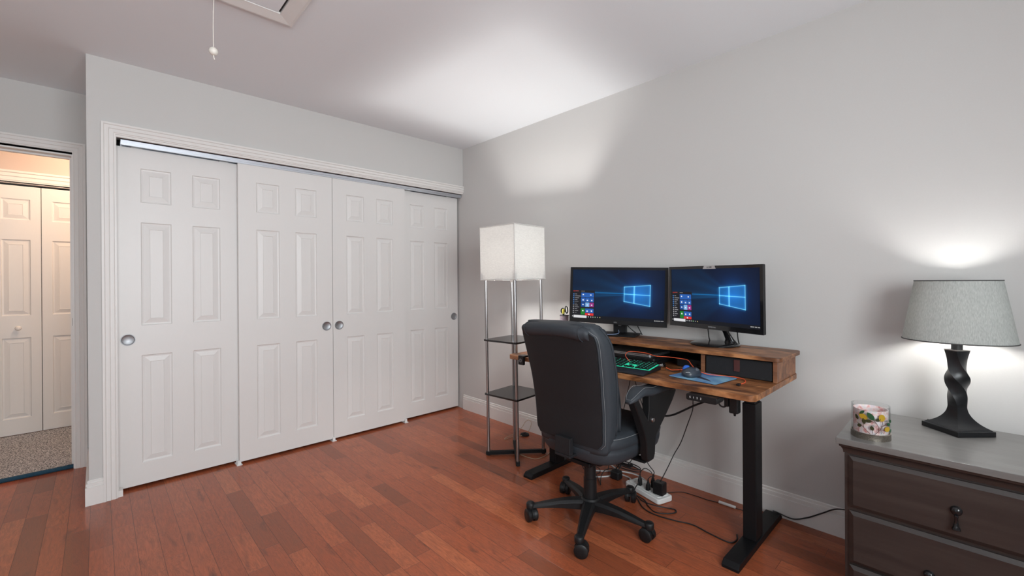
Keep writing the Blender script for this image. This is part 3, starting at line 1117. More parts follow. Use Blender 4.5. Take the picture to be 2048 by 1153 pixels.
MB().sphere((0.002, -0.020, 0.0265), 0.0165, 16, (1.8, 1.0, 0.75)).build('palm_cover', mat('silver_grey_plastic', (0.11, 0.12, 0.14), 0.3), t, local=True, smooth=180)
MB().tube([(-0.055, 0.010, 0.022), (-0.056, 0.004, 0.026), (-0.0555, 0.001, 0.023), (-0.056, -0.003, 0.027), (-0.055, -0.008, 0.023)], 0.0011, 5).build('logo_mark', M['white_mark'], t, local=True)

# orange cables
oa = [(-0.478, -2.055, 0.772), (-0.43, -2.00, 0.79), (-0.36, -1.975, 0.800), (-0.33, -2.01, 0.800), (-0.325, -2.07, 0.798), (-0.33, -2.12, 0.79), (-0.31, -2.18, 0.790), (-0.30, -2.25, 0.788), (-0.31, -2.29, 0.786),
      (-0.345, -2.325, 0.770), (-0.375, -2.365, 0.755), (-0.385, -2.42, 0.745), (-0.365, -2.475, 0.7435), (-0.350, -2.53, 0.7435), (-0.370, -2.575, 0.7435), (-0.430, -2.600, 0.7435), (-0.488, -2.597, 0.7435)]
t = thing('orange_cable', 'long orange cable looping from keyboard to desk front right', 'cable', (-0.36, -2.3, DZ))
MB().tube(smooth_path(oa), 0.0019, 8).build('cord', M['cord_orange'], t, smooth=180)
MB().box(-0.512, -0.490, -2.604, -2.590, 0.741, 0.749).build('plug', M['black'], t, bevel=0.002, label='small black plug')
ob = [(-0.430, -2.232, 0.758), (-0.405, -2.245, 0.745), (-0.372, -2.26, 0.7428), (-0.345, -2.29, 0.7428), (-0.325, -2.33, 0.7428), (-0.31, -2.352, 0.7428)]
tag(MB().tube(smooth_path(ob), 0.0016, 8).build('orange_cable', M['cord_orange'], smooth=180), 'short orange cable on the desk between keyboard and riser divider', 'cable')
oc = [(-0.445, -2.235, 0.752), (-0.43, -2.265, 0.743), (-0.40, -2.285, 0.743), (-0.365, -2.275, 0.743), (-0.33, -2.25, 0.743)]
tag(MB().tube(smooth_path(oc), 0.0014, 6).build('black_cable', M['cord_black'], smooth=180), 'thin black cable by the right end of the keyboard', 'cable')
# clip at the left end of the desk front
t = thing('desk_clip', 'black clip hooked over the left end of the desk', 'clip', (-0.652, -1.430, 0.72))
MB().box(-0.664, -0.6465, -1.453, -1.407, 0.694, 0.750).build('tab', M['black'], t, bevel=0.005)
MB().box(-0.650, -0.61, -1.451, -1.409, 0.7405, 0.750).build('hook', M['black'], t, bevel=0.003)
mb = MB()
mb.tube([(-0.6648, -1.430 + 0.010 * math.cos(a), 0.722 + 0.010 * math.sin(a)) for a in np.linspace(0, 2 * PI, 20, endpoint=False)], 0.0009, 5, closed=True)
mb.tube([(-0.6648, -1.430 + 0.005 * math.cos(a), 0.722 + 0.005 * math.sin(a)) for a in np.linspace(0, 1.5 * PI, 14)], 0.0009, 5)
mb.build('logo_mark', M['grey_mark'], t)

# pen cup with scissors and marker
PC = Vector((-0.17, -1.362, RZ))
t = thing('pen_cup', 'small patterned pen cup at the left end of the riser', 'pen cup', PC)
MB().lathe([(0, 0.0), (0.028, 0.0), (0.030, 0.108), (0.027, 0.108), (0.025, 0.004), (0, 0.004)], PC, 24).build('cup', M['mesh_cup'], t)
mb = MB()
mb.tube([(PC.x + 0.0305 * math.cos(a), PC.y + 0.0305 * math.sin(a), PC.z + 0.107) for a in np.linspace(0, 2 * PI, 24, endpoint=False)], 0.0022, 6, closed=True)
mb.build('rim', M['black'], t)
t = thing('scissors', 'scissors with black loop handles standing in the pen cup', 'scissors', PC + Vector((0, 0, 0.01)))


def loop(c, ry, rz, tilt, r, m_, nm):
    pts = []
    for a in np.linspace(0, 2 * PI, 20, endpoint=False):
        y, z = ry * math.cos(a), rz * math.sin(a)
        pts.append((c[0], c[1] + y * math.cos(tilt) - z * math.sin(tilt), c[2] + y * math.sin(tilt) + z * math.cos(tilt)))
    MB().tube(pts, r, 8, closed=True).build(nm, m_, t, smooth=180)


loop((PC.x, PC.y + 0.014, PC.z + 0.138), 0.0145, 0.017, 0.3, 0.0045, M['black'], 'handle')
loop((PC.x + 0.003, PC.y - 0.016, PC.z + 0.146), 0.0105, 0.024, -0.15, 0.0040, M['black'], 'handle')
MB().tube([(PC.x, PC.y + 0.006, PC.z + 0.122), (PC.x, PC.y - 0.004, PC.z + 0.06), (PC.x, PC.y - 0.008, PC.z + 0.012)], [0.005, 0.004, 0.002], 6).build('blade', M['metal'], t)
t = thing('marker', 'yellow highlighter leaning in the pen cup', 'marker', PC + Vector((-0.01, 0, 0.01)))
MB().tube([(PC.x - 0.010, PC.y + 0.008, PC.z + 0.012), (PC.x - 0.014, PC.y - 0.002, PC.z + 0.120)], 0.0055, 10).build('barrel', M['black'], t)
MB().tube([(PC.x - 0.0141, PC.y - 0.002, PC.z + 0.1205), (PC.x - 0.0155, PC.y - 0.006, PC.z + 0.150)], 0.0080, 10).build('cap', M['yellow'], t)
t = thing('pen', 'dark pen standing upright in the pen cup', 'pen', PC + Vector((0.01, 0.0, 0.01)))
MB().tube([(PC.x + 0.008, PC.y + 0.004, PC.z + 0.012), (PC.x + 0.014, PC.y + 0.018, PC.z + 0.108)], 0.0040, 8).build('barrel', M['black'], t)
MB().tube([(PC.x + 0.0141, PC.y + 0.0182, PC.z + 0.1085), (PC.x + 0.0143, PC.y + 0.0190, PC.z + 0.114)], 0.0025, 8).build('tip', M['metal'], t)

# ------------------------------------------------------------------ monitors


def screen_pixels(w, h):
    """desktop picture: dark blue glow with a four-pane lit window, start menu and task bar"""
    U, V = np.meshgrid(np.linspace(0, 1, w), np.linspace(0, 1, h))     # V from the top
    asp = 16 / 9
    img = np.zeros((h, w, 3))

    def add(col, I):
        for k in range(3):
            img[..., k] += col[k] * I
    add((0.0015, 0.006, 0.022), np.ones_like(U))
    cx, cy = 0.725, 0.47
    dx, dy = (U - cx) * asp, V - cy
    d2 = dx ** 2 + dy ** 2
    add((0.001, 0.016, 0.070), np.exp(-d2 / 0.14))
    add((0.003, 0.075, 0.27), np.exp(-d2 / 0.032))
    left = 1 / (1 + np.exp((U - cx + 0.03) * 25))
    ang = dy / np.maximum(0.05, -(dx) + 0.05)
    for a0, s, I in ((0.0, 0.022, 1.0), (0.0, 0.10, 0.22), (0.07, 0.03, 0.22), (-0.28, 0.16, 0.17), (-0.60, 0.12, 0.08), (0.30, 0.18, 0.12), (0.60, 0.14, 0.06)):
        g = np.exp(-((ang - a0) / s) ** 2) * left * np.exp(-np.clip(cx - U, 0, 1) * 2.2)
        add((0.005 * I, 0.21 * I, 0.56 * I), g)
    g = np.exp(-(dy / 0.010) ** 2) * left * np.exp(-np.clip(cx - U, 0, 1) * 1.5)
    img *= (1 - 0.75 * np.exp(-((V - (cy + 0.012)) / 0.006) ** 2) * (U < cx - 0.08) * (U > 0.0))[..., None]
    # panes: trapezoid, taller at the right
    u0, u1, um = 0.585, 0.855, 0.690

    def top(u): return 0.335 + (0.290 - 0.335) * (u - u0) / (u1 - u0)
    def bot(u): return 0.620 + (0.695 - 0.620) * (u - u0) / (u1 - u0)
    inside = (U > u0) & (U < u1) & (V > top(U)) & (V < bot(U))
    add((0.01, 0.10, 0.28), inside * (0.5 + 0.5 * (U - u0) / (u1 - u0)))
    px = 1.0 / 320

    def line(dist, wd=1.5):
        return np.exp(-(dist / (wd * px)) ** 2), np.exp(-(dist / (5 * px)) ** 2)
    inu = (U > u0 - 0.004) & (U < u1 + 0.004)
    inv = (V > top(U) - 0.006) & (V < bot(U) + 0.006)
    midv = 0.475 + 0.012 * (U - u0) / (u1 - u0)
    for D, msk, wd in (((V - top(U)) / asp, inu, 1.0), ((V - bot(U)) / asp, inu, 1.0), ((V - midv) / asp, inu, 1.1), (U - u0, inv, 0.9), (U - u1, inv, 1.1), (U - um, inv, 2.0)):
        a, b_ = line(D, wd)
        add((0.16, 0.48, 0.62), a * msk)
        add((0.005, 0.06, 0.16), b_ * msk)

    def rect(a0, a1, b0, b1, col):
        m_ = (U >= a0) & (U <= a1) & (V >= b0) & (V <= b1)
        img[m_] = col
    rect(0, 0.262, 0.425, 0.935, (0.011, 0.011, 0.014))
    rect(0, 1, 0.935, 1, (0.006, 0.007, 0.010))
    rect(0.010, 0.035, 0.435, 0.450, (0.30, 0.02, 0.02))
    rect(0.040, 0.075, 0.438, 0.446, (0.35, 0.06, 0.05))
    y = 0.50
    for k in range(11):
        rect(0.012, 0.024, y, y + 0.020, (0.06, 0.22, 0.55) if k < 6 else (0.30, 0.30, 0.32))
        rect(0.034, 0.034 + 0.022 + 0.05 * ((k * 7) % 5) / 5 * (2 if k < 2 else 0.6), y + 0.005, y + 0.014, (0.30, 0.30, 0.32))
        y += 0.038
    bl = (0.02, 0.11, 0.42)
    tiles = [(0.105, 0.252, 0.475, 0.570, bl), (0.105, 0.152, 0.580, 0.665, bl), (0.155, 0.202, 0.580, 0.665, bl), (0.205, 0.252, 0.580, 0.665, bl),
             (0.105, 0.152, 0.675, 0.765, (0.01, 0.07, 0.30)), (0.155, 0.202, 0.675, 0.765, (0.20, 0.42, 0.75)), (0.205, 0.252, 0.675, 0.765, (0.30, 0.03, 0.22)),
             (0.105, 0.152, 0.800, 0.925, (0.01, 0.20, 0.02)), (0.155, 0.252, 0.800, 0.885, bl), (0.155, 0.252, 0.893, 0.935, (0.70, 0.03, 0.03))]
    for q in tiles:
        rect(*q)
    for a, b_ in ((0.128, 0.515), (0.215, 0.52), (0.128, 0.622), (0.178, 0.63), (0.228, 0.63), (0.128, 0.72), (0.178, 0.725), (0.228, 0.725), (0.128, 0.845), (0.178, 0.85), (0.228, 0.845), (0.200, 0.915)):
        rect(a - 0.007, a + 0.007, b_ - 0.012, b_ + 0.012, (0.75, 0.80, 0.90))
    rect(0.105, 0.145, 0.440, 0.447, (0.3, 0.3, 0.3))
    rect(0.005, 0.012, 0.955, 0.975, (0.7, 0.7, 0.7))
    rect(0.020, 0.175, 0.942, 0.990, (0.70, 0.70, 0.72))
    for k in range(6):
        a = 0.190 + 0.026 * k
        rect(a, a + 0.009, 0.958, 0.976, [(0.6, 0.6, 0.6), (0.7, 0.7, 0.7), (0.5, 0.5, 0.5), (0.3, 0.6, 0.3), (0.5, 0.5, 0.5), (0.6, 0.5, 0.2)][k])
    for a in (0.905, 0.918, 0.93, 0.945, 0.958, 0.975, 0.985):
        rect(a, a + 0.006, 0.96, 0.975, (0.6, 0.6, 0.6))
    return np.clip(img, 0, 1)


def screen_mesh(w, h, x):
    nu, nv = 321, 181
    img = screen_pixels(nu, nv)
    U, V = np.meshgrid(np.linspace(0, 1, nu), np.linspace(0, 1, nv))
    co = np.stack([np.full_like(U, x), (0.5 - U) * w, (0.5 - V) * h], -1).reshape(-1, 3)
    idx = np.arange(nu * nv).reshape(nv, nu)
    f = np.stack([idx[:-1, :-1], idx[1:, :-1], idx[1:, 1:], idx[:-1, 1:]], -1).reshape(-1, 4)
    me = bpy.data.meshes.new('screen')
    me.from_pydata(co.tolist(), [], f.tolist())
    at = me.color_attributes.new('pixel', 'FLOAT_COLOR', 'POINT')
    rgba = np.ones((nu * nv, 4), np.float32)
    rgba[:, :3] = img.reshape(-1, 3)
    at.data.foreach_set('color', rgba.ravel())
    me.materials.append(M['screen'])
    return me


def monitor(label, center, heading_deg, w, h, bez, chin, tilt, roll, base_xy, kind, brand):
    """local frame: viewer side is -x, viewer's left is +y"""
    base = Vector((base_xy[0], base_xy[1], RZ))
    t = thing('monitor', label, 'monitor', base)
    th = math.radians(heading_deg) - PI      # rotation that turns local -x to the heading
    hd = Matrix.Rotation(th, 4, 'Z') @ Matrix.Rotation(math.radians(tilt), 4, 'Y') @ Matrix.Rotation(math.radians(roll), 4, 'X')
    Lc = Vector(center) - base
    house = MB()
    r = rrect(0, 0, w, h, 0.004)
    house.rings([[(0.0, a, b_) for a, b_ in r], [(0.016, a, b_) for a, b_ in r], [(0.040, a * 0.55, b_ * 0.6) for a, b_ in r]])
    o = house.build('housing', M['black'], t, local=True, bevel=0.0015)
    o.matrix_local = Matrix.Translation(Lc) @ hd
    # bezel ring
    sw, sh = w - 2 * bez, h - bez - chin
    off = (chin - bez) / 2
    mb = MB()
    ro_ = [(-w / 2, -h / 2), (w / 2, -h / 2), (w / 2, h / 2), (-w / 2, h / 2)]
    ri_ = [(-sw / 2, off - sh / 2), (sw / 2, off - sh / 2), (sw / 2, off + sh / 2), (-sw / 2, off + sh / 2)]
    mb.rings([[(-0.0005, a, b_) for a, b_ in ro_], [(-0.004, a, b_) for a, b_ in ro_], [(-0.004, a, b_) for a, b_ in ri_], [(-0.0005, a, b_) for a, b_ in ri_]], cap=False, closed_path=True)
    bz = mb.build('bezel', M['gloss_black'] if kind == 'oval' else M['black'], t, local=True, smooth=0)
    bz.matrix_local = Matrix.Translation(Lc) @ hd
    me = screen_mesh(sw, sh, -0.0012)
    so = bpy.data.objects.new('screen', me)
    COL.objects.link(so)
    so.parent = t
    so.matrix_local = Matrix.Translation(Lc) @ hd @ Matrix.Translation((0, 0, off))
    so['label'] = 'lit screen with glowing blue window picture'
    tx = text(brand, 0.0095, M['grey_mark'], bz, (-0.0045, 0, -h / 2 + chin / 2), (PI / 2, 0, -PI / 2))
    return t, Lc, hd


# left monitor, square foot
cL = (-0.152, -1.765, 1.101)
bL = (-0.115, -1.752)
t, Lc, hd = monitor('left monitor, bezel lit desktop, on a square flat stand', cL, 198.5, 0.608, 0.356, 0.016, 0.026, 1.5, 1.6, bL, 'square', 'DELL')
R19 = Matrix.Rotation(math.radians(198.5) - PI, 4, 'Z')


def put(o, extra=None):
    o.matrix_local = (extra or R19) @ o.matrix_local
    return o


put(MB().prism(rrect(0, 0, 0.20, 0.25, 0.006), 'z', 0.0005, 0.009).build('stand_base', M['black_metal'], t, local=True, bevel=0.002))
put(MB().box(0.045, 0.070, -0.042, 0.042, 0.009, 0.20).build('stand_neck', M['black'], t, local=True, bevel=0.004))
tx = text('DELL', 0.010, M['grey_mark'], t, (0, 0, 0), (PI / 2, 0, -PI / 2), name='stand_lettering')
tx.matrix_local = R19 @ Matrix.Translation((0.0445, 0.0, 0.055)) @ Euler((PI / 2, 0, -PI / 2)).to_matrix().to_4x4()
MB().tube(smooth_path([(-0.235, -1.625, RZ + 0.012), (-0.235, -1.70, RZ + 0.013), (-0.215, -1.765, RZ + 0.013), (-0.170, -1.790, RZ + 0.018), (-0.145, -1.775, RZ + 0.035)]), 0.0016, 6).build('blue_wire', mat('pale_blue_wire', (0.25, 0.35, 0.55), 0.5), t, label='thin pale blue wire on the stand base')
# right monitor, oval foot
cR = (-0.199, -2.367, 1.105)
bR = (-0.130, -2.352)
t2, Lc2, hd2 = monitor('right monitor with oval glossy stand and small sticker on its top edge', cR, 165.2, 0.54, 0.33, 0.015, 0.024, -1.5, 0.4, bR, 'oval', 'SAMSUNG')
R65 = Matrix.Rotation(math.radians(165.2) - PI, 4, 'Z')
ov = [(0.118 * math.cos(a), 0.122 * math.sin(a)) for a in np.linspace(0, 2 * PI, 48, endpoint=False)]
mb = MB()
mb.rings([[(x * s, y * s, z) for x, y in ov] for s, z in ((0.97, 0.0005), (1.0, 0.003), (1.0, 0.006), (0.93, 0.010), (0.5, 0.012), (0.02, 0.0125))])
put(mb.build('stand_base', M['gloss_black'], t2, local=True, smooth=40), R65)
mb = MB()
secs = []
for x, y, z, a, b_ in ((0.045, -0.050, 0.010, 0.036, 0.024), (0.038, -0.047, 0.030, 0.024, 0.015), (0.020, -0.040, 0.065, 0.018, 0.012), (0.004, -0.030, 0.10, 0.020, 0.011), (-0.012, -0.022, 0.16, 0.024, 0.010)):
    secs.append([(x + 0.02 + b_ * math.cos(q), y + a * math.sin(q), z) for q in np.linspace(0, 2 * PI, 20, endpoint=False)])
mb.rings(secs)
put(mb.build('stand_neck', M['gloss_black'], t2, local=True, smooth=60), R65)
lab = MB().prism([(-0.038, 0.149), (-0.030, 0.166), (0.030, 0.166), (0.038, 0.149)], 'x', -0.006, -0.0042).build('sticker', M['silver'], t2, local=True, label='small silver sticker on the top bezel')
lab.matrix_local = Matrix.Translation(Lc2) @ hd2 @ Matrix.Translation((0, 0.01, 0))
tx = text('A-500', 0.012, M['black'], t2, (0, 0, 0), (0, 0, 0), name='sticker_lettering')
tx.matrix_local = Matrix.Translation(Lc2) @ hd2 @ Matrix.Translation((-0.0063, 0.01, 0.157)) @ Euler((PI / 2, 0, -PI / 2)).to_matrix().to_4x4()
# monitor cables dropping behind the screens
for nm, pts, lab_ in (('monitor_cable', [(-0.05, -2.276, 1.0), (-0.048, -2.285, 0.92), (-0.045, -2.288, 0.88), (-0.034, -2.29, 0.856)], 'black cable dropping behind left side of the oval stand'),
                      ('monitor_cable', [(-0.06, -2.44, 1.0), (-0.045, -2.436, 0.92), (-0.040, -2.438, 0.88), (-0.032, -2.44, 0.856)], 'black cable dropping behind right side of the oval stand'),
                      ('monitor_cable', [(-0.10, -1.775, 0.96), (-0.07, -1.795, 0.91), (-0.050, -1.835, 0.870), (-0.040, -1.86, 0.857)], 'thin black cable curving behind the square stand'),
                      ('monitor_cable', [(-0.07, -1.82, 0.98), (-0.05, -1.84, 0.93), (-0.042, -1.868, 0.875), (-0.036, -1.875, 0.857)], 'thicker black cable slanting behind the square stand')):
    tag(MB().tube(smooth_path(pts), 0.0032, 8).build(nm, M['cord_black'], smooth=180), lab_, 'cable')

# ------------------------------------------------------------------ office chair
CC = Vector((-0.72, -1.975, 0))
ch = thing('office_chair', 'dark grey leather office chair with black five-star base at desk', 'office chair', CC)
# local: x forward (towards desk), y to the chair's left


def sring(cx, cy, z, a, b_, e=4.0, n=40, ztilt=0.0, back_flat=1.0):
    pts = []
    for k in range(n):
        q = 2 * PI * k / n
        c, s = math.cos(q), math.sin(q)
        x = a * math.copysign(abs(c) ** (2 / e), c)
        y = b_ * math.copysign(abs(s) ** (2 / e), s)
        pts.append((cx + x, cy + y, z + ztilt * x))
    return pts


def lerp(tab, z):
    for (z0_, v0), (z1_, v1) in zip(tab[:-1], tab[1:]):
        if z <= z1_:
            k = (z - z0_) / (z1_ - z0_)
            k = max(0, min(1, k))
            return v0 + (v1 - v0) * k
    return tab[-1][1]


REAR = [(0.40, -0.180), (0.463, -0.187), (0.60, -0.196), (0.75, -0.222), (0.90, -0.262), (0.955, -0.280), (1.0, -0.290), (1.03, -0.285)]
WID = [(0.40, 0.188), (0.44, 0.204), (0.50, 0.212), (0.60, 0.220), (0.80, 0.232), (0.90, 0.234), (0.95, 0.228), (0.99, 0.205), (1.03, 0.16)]
THK = [(0.40, 0.060), (0.44, 0.110), (0.52, 0.150), (0.60, 0.155), (0.75, 0.165), (0.85, 0.165), (0.92, 0.160), (0.97, 0.140), (1.0, 0.115), (1.03, 0.06)]


def smoothstep_tab(tab, z):
    # average a few samples to round the table
    return sum(lerp(tab, z + d) for d in (-0.02, -0.01, 0, 0.01, 0.02)) / 5


mb = MB()
rg = []
for z in np.linspace(0.415, 1.006, 30):
    th_, wd_, rr_ = smoothstep_tab(THK, z), smoothstep_tab(WID, z), smoothstep_tab(REAR, z)
    # keep the back surface behind the dark panel by a hair
    rg.append(sring(rr_ + 0.012 + th_ / 2, 0, z, th_ / 2, wd_, 3.2, 44))
mb.rings(rg)
mb.build('back_cushion', M['leather'], ch, local=True, smooth=180)
# dark rear panel: curved sheet with rounded corners, with thickness


def panel_pt(y, z, off):
    xr = smoothstep_tab(REAR, z) + 0.010 - off
    return (xr + 0.020 * (abs(y) / 0.2) ** 3, y, z)


PAN_W = [(0.445, 0.165), (0.455, 0.184), (0.475, 0.192), (0.53, 0.193), (0.70, 0.199), (0.90, 0.213), (0.945, 0.213), (0.960, 0.207), (0.972, 0.192), (0.980, 0.176)]
mb = MB()
nz, ny = 26, 17
zs = np.linspace(0.448, 0.978, nz)
fr, bk = [], []
for z in zs:
    w_ = lerp(PAN_W, z)
    droop = 0
    fr.append([panel_pt(w_ * s, z, 0.012) for s in np.linspace(-1, 1, ny)])
    bk.append([panel_pt(w_ * s, z, -0.006) for s in np.linspace(-1, 1, ny)])
vs = [p for r in fr for p in r] + [p for r in bk for p in r]
fs = []
K = nz * ny
for i in range(nz - 1):
    for j_ in range(ny - 1):
        a = i * ny + j_
        fs.append((a, a + 1, a + ny + 1, a + ny))
        fs.append((K + a, K + a + ny, K + a + ny + 1, K + a + 1))
for i in range(nz - 1):
    for j_ in (0, ny - 1):
        a = i * ny + j_
        fs.append((a, a + ny, K + a + ny, K + a))
for j_ in range(ny - 1):
    for i in (0, nz - 1):
        a = i * ny + j_
        fs.append((a, a + 1, K + a + 1, K + a))
mb.add(vs, fs)
mb.build('back_panel', M['leather_back'], ch, local=True, smooth=60, label='plain darker leather panel on the rear of the backrest')
# piping around the panel, and a stitch line
def outline(off, grow):
    pts = []
    for z in zs:
        pts.append(panel_pt(-(lerp(PAN_W, z) + grow), z, off))
    for z in zs[::-1]:
        pts.append(panel_pt(lerp(PAN_W, z) + grow, z, off))
    return pts


MB().tube(outline(0.006, 0.004), 0.0055, 8, closed=True).build('piping', M['leather'], ch, local=True, smooth=180)
MB().tube(outline(0.0065, 0.0125), 0.0012, 5, closed=True).build('stitching', M['thread'], ch, local=True, smooth=180)
# head roll over the top
mb = MB()
rg = []
for y in np.linspace(-0.190, 0.190, 30):
    k = abs(y) / 0.190
    s = max(0.0, 1 - k ** 12) ** 0.5
    s = max(s, 0.80)
    zc, xc = 0.971 - 0.012 * k ** 2, -0.205
    rg.append([(xc + (0.098 * s) * math.copysign(abs(math.cos(q)) ** 0.75, math.cos(q)) - 0.02 * math.sin(q), y, zc + 0.040 * s * math.copysign(abs(math.sin(q)) ** 0.8, math.sin(q)) + 0.0) for q in np.linspace(0, 2 * PI, 28, endpoint=False)])
mb.rings(rg)
mb.build('head_roll', M['leather'], ch, local=True, smooth=180)
for y in (-0.160, 0.160):
    pts = [(-0.205 + 0.092 * math.copysign(abs(math.cos(q)) ** 0.75, math.cos(q)) - 0.02 * math.sin(q), y, 0.962 + 0.0405 * math.copysign(abs(math.sin(q)) ** 0.8, math.sin(q))) for q in np.linspace(0, 2 * PI, 28, endpoint=False)]
    MB().tube(pts, 0.0022, 5, closed=True).build('head_roll_seam', M['leather'], ch, local=True, smooth=180)
# side bolsters seam on the right side and front lumbar pad
mb = MB()
rg = []
for z in np.linspace(0.50, 0.80, 12):
    k = (z - 0.65) / 0.15
    s = max(0.15, 1 - k * k) ** 0.5
    rg.append(sring(smoothstep_tab(REAR, z) + 0.15 + 0.012 * s, 0, z, 0.030 * s, 0.20, 3, 24))
mb.rings(rg)
mb.build('lumbar_pad', M['leather'], ch, local=True, smooth=180)
pts = []
for z in np.linspace(0.50, 0.99, 20):
    th_, wd_, rr_ = smoothstep_tab(THK, z), smoothstep_tab(WID, z), smoothstep_tab(REAR, z)
    pts.append((rr_ + 0.012 + th_ * 0.60, -wd_ * 1.003, z))
MB().tube(pts, 0.0030, 6).build('side_piping', M['leather'], ch, local=True, smooth=180)
MB().tube([(x, -y, z) for x, y, z in pts], 0.0030, 6).build('side_piping', M['leather'], ch, local=True, smooth=180)
# seat
mb = MB()
rg = []
for z, gx, gy in ((0.346, 0.84, 0.80), (0.358, 0.92, 0.90), (0.375, 0.955, 0.955), (0.400, 0.978, 0.978), (0.416, 0.985, 0.985), (0.423, 0.962, 0.966), (0.430, 0.985, 0.985), (0.450, 1.0, 1.0), (0.472, 0.975, 0.975), (0.486, 0.92, 0.92), (0.494, 0.80, 0.80), (0.497, 0.5, 0.5)):
    rg.append(sring(0.100, 0, z, 0.276 * gx, 0.236 * gy, 4.2, 48, ztilt=-0.035 if z > 0.42 else -0.02))
mb.rings(rg)
mb.build('seat', M['leather'], ch, local=True, smooth=180)
q = sring(0.100, 0, 0.4745, 0.276 * 0.978, 0.236 * 0.978, 4.2, 48, ztilt=-0.035)
MB().tube(q, 0.0016, 5, closed=True).build('seat_stitching', M['thread'], ch, local=True, smooth=180)
MB().box(-0.10, 0.18, -0.13, 0.13, 0.330, 0.352).build('seat_pan', M['black'], ch, local=True, bevel=0.012)
MB().box(-0.215, -0.10, -0.045, 0.045, 0.378, 0.391).box(-0.215, -0.190, -0.045, 0.045, 0.392, 0.47).build('back_bracket', M['leather_back'], ch, local=True, bevel=0.003)
MB().box(-0.10, 0.12, -0.07, 0.07, 0.308, 0.3295).build('tilt_mechanism', M['black_metal'], ch, local=True, bevel=0.006)
MB().tube([(0.02, -0.06, 0.322), (0.02, -0.19, 0.330), (0.02, -0.225, 0.334)], [0.005, 0.005, 0.008], 8).build('lever', M['black'], ch, local=True)
# armrests
def arm_drop(f):
    return 0.010 * max(0, min(1, (0.07 - f) / 0.06)) - 0.034 * max(0, (0.01 - f) / 0.095) ** 1.4 - 0.030 * max(0, (f - 0.22) / 0.12) ** 1.5


for s in (-1, 1):
    y = s * 0.268
    th_ = 0.019
    # curved black bracket: two diverging struts joining into one upright
    outer = [(-0.070, 0.668), (-0.030, 0.668), (0.030, 0.585), (0.060, 0.550), (0.068, 0.600), (0.068, 0.664), (0.330, 0.664), (0.335, 0.640), (0.300, 0.600), (0.240, 0.548), (0.180, 0.502), (0.135, 0.465), (0.125, 0.430), (0.120, 0.380), (0.108, 0.358), (0.060, 0.356), (0.048, 0.380), (0.046, 0.440), (0.028, 0.495), (-0.022, 0.585)]
    n_ = len(outer)
    r0 = [(x, y - th_, z) for x, z in outer]
    r1 = [(x, y + th_, z) for x, z in outer]
    br = MB().rings([r0, r1]).build('armrest_bracket', M['black'], ch, local=True, bevel=0.005, smooth=50)
    MB().box(0.055, 0.11, min(y, y * 0.55), max(y, y * 0.55), 0.345, 0.3555).build('armrest_mount', M['black_metal'], ch, local=True, bevel=0.003)
    MB().lathe([(0, -0.004), (0.010, -0.004), (0.012, 0.0), (0.012, 0.006), (0, 0.006)], (0.098, y + s * 0.021, 0.545), 14, 'y').build('bolt', M['metal'], br, local=True)
    rg = []
    for f in np.linspace(-0.085, 0.340, 22):
        k = (f - 0.1275) / 0.2125
        sc = max(0.10, 1 - abs(k) ** 5) ** 0.5
        drop = arm_drop(f)
        rg.append([(f, y + 0.040 * sc * math.copysign(abs(math.cos(q)) ** 0.7, math.cos(q)), 0.680 + drop + 0.022 * sc * math.copysign(abs(math.sin(q)) ** 0.8, math.sin(q))) for q in np.linspace(0, 2 * PI, 24, endpoint=False)])
    pad = MB().rings(rg).build('armrest_pad', M['leather'], ch, local=True, smooth=180)
    pad_pts = []
    for f in np.linspace(-0.078, 0.32, 24):
        drop = arm_drop(f)
        k = (f - 0.1275) / 0.2125
        sc = max(0.10, 1 - abs(k) ** 5) ** 0.5
        pad_pts.append((f, y - 0.030 * sc, 0.680 + drop + 0.0212 * sc))
    back_ = [(p[0], 2 * y - p[1], p[2]) for p in pad_pts]
    MB().tube(back_[::-1] + pad_pts, 0.0010, 5).build('pad_stitching', M['thread'], pad, local=True, smooth=180)
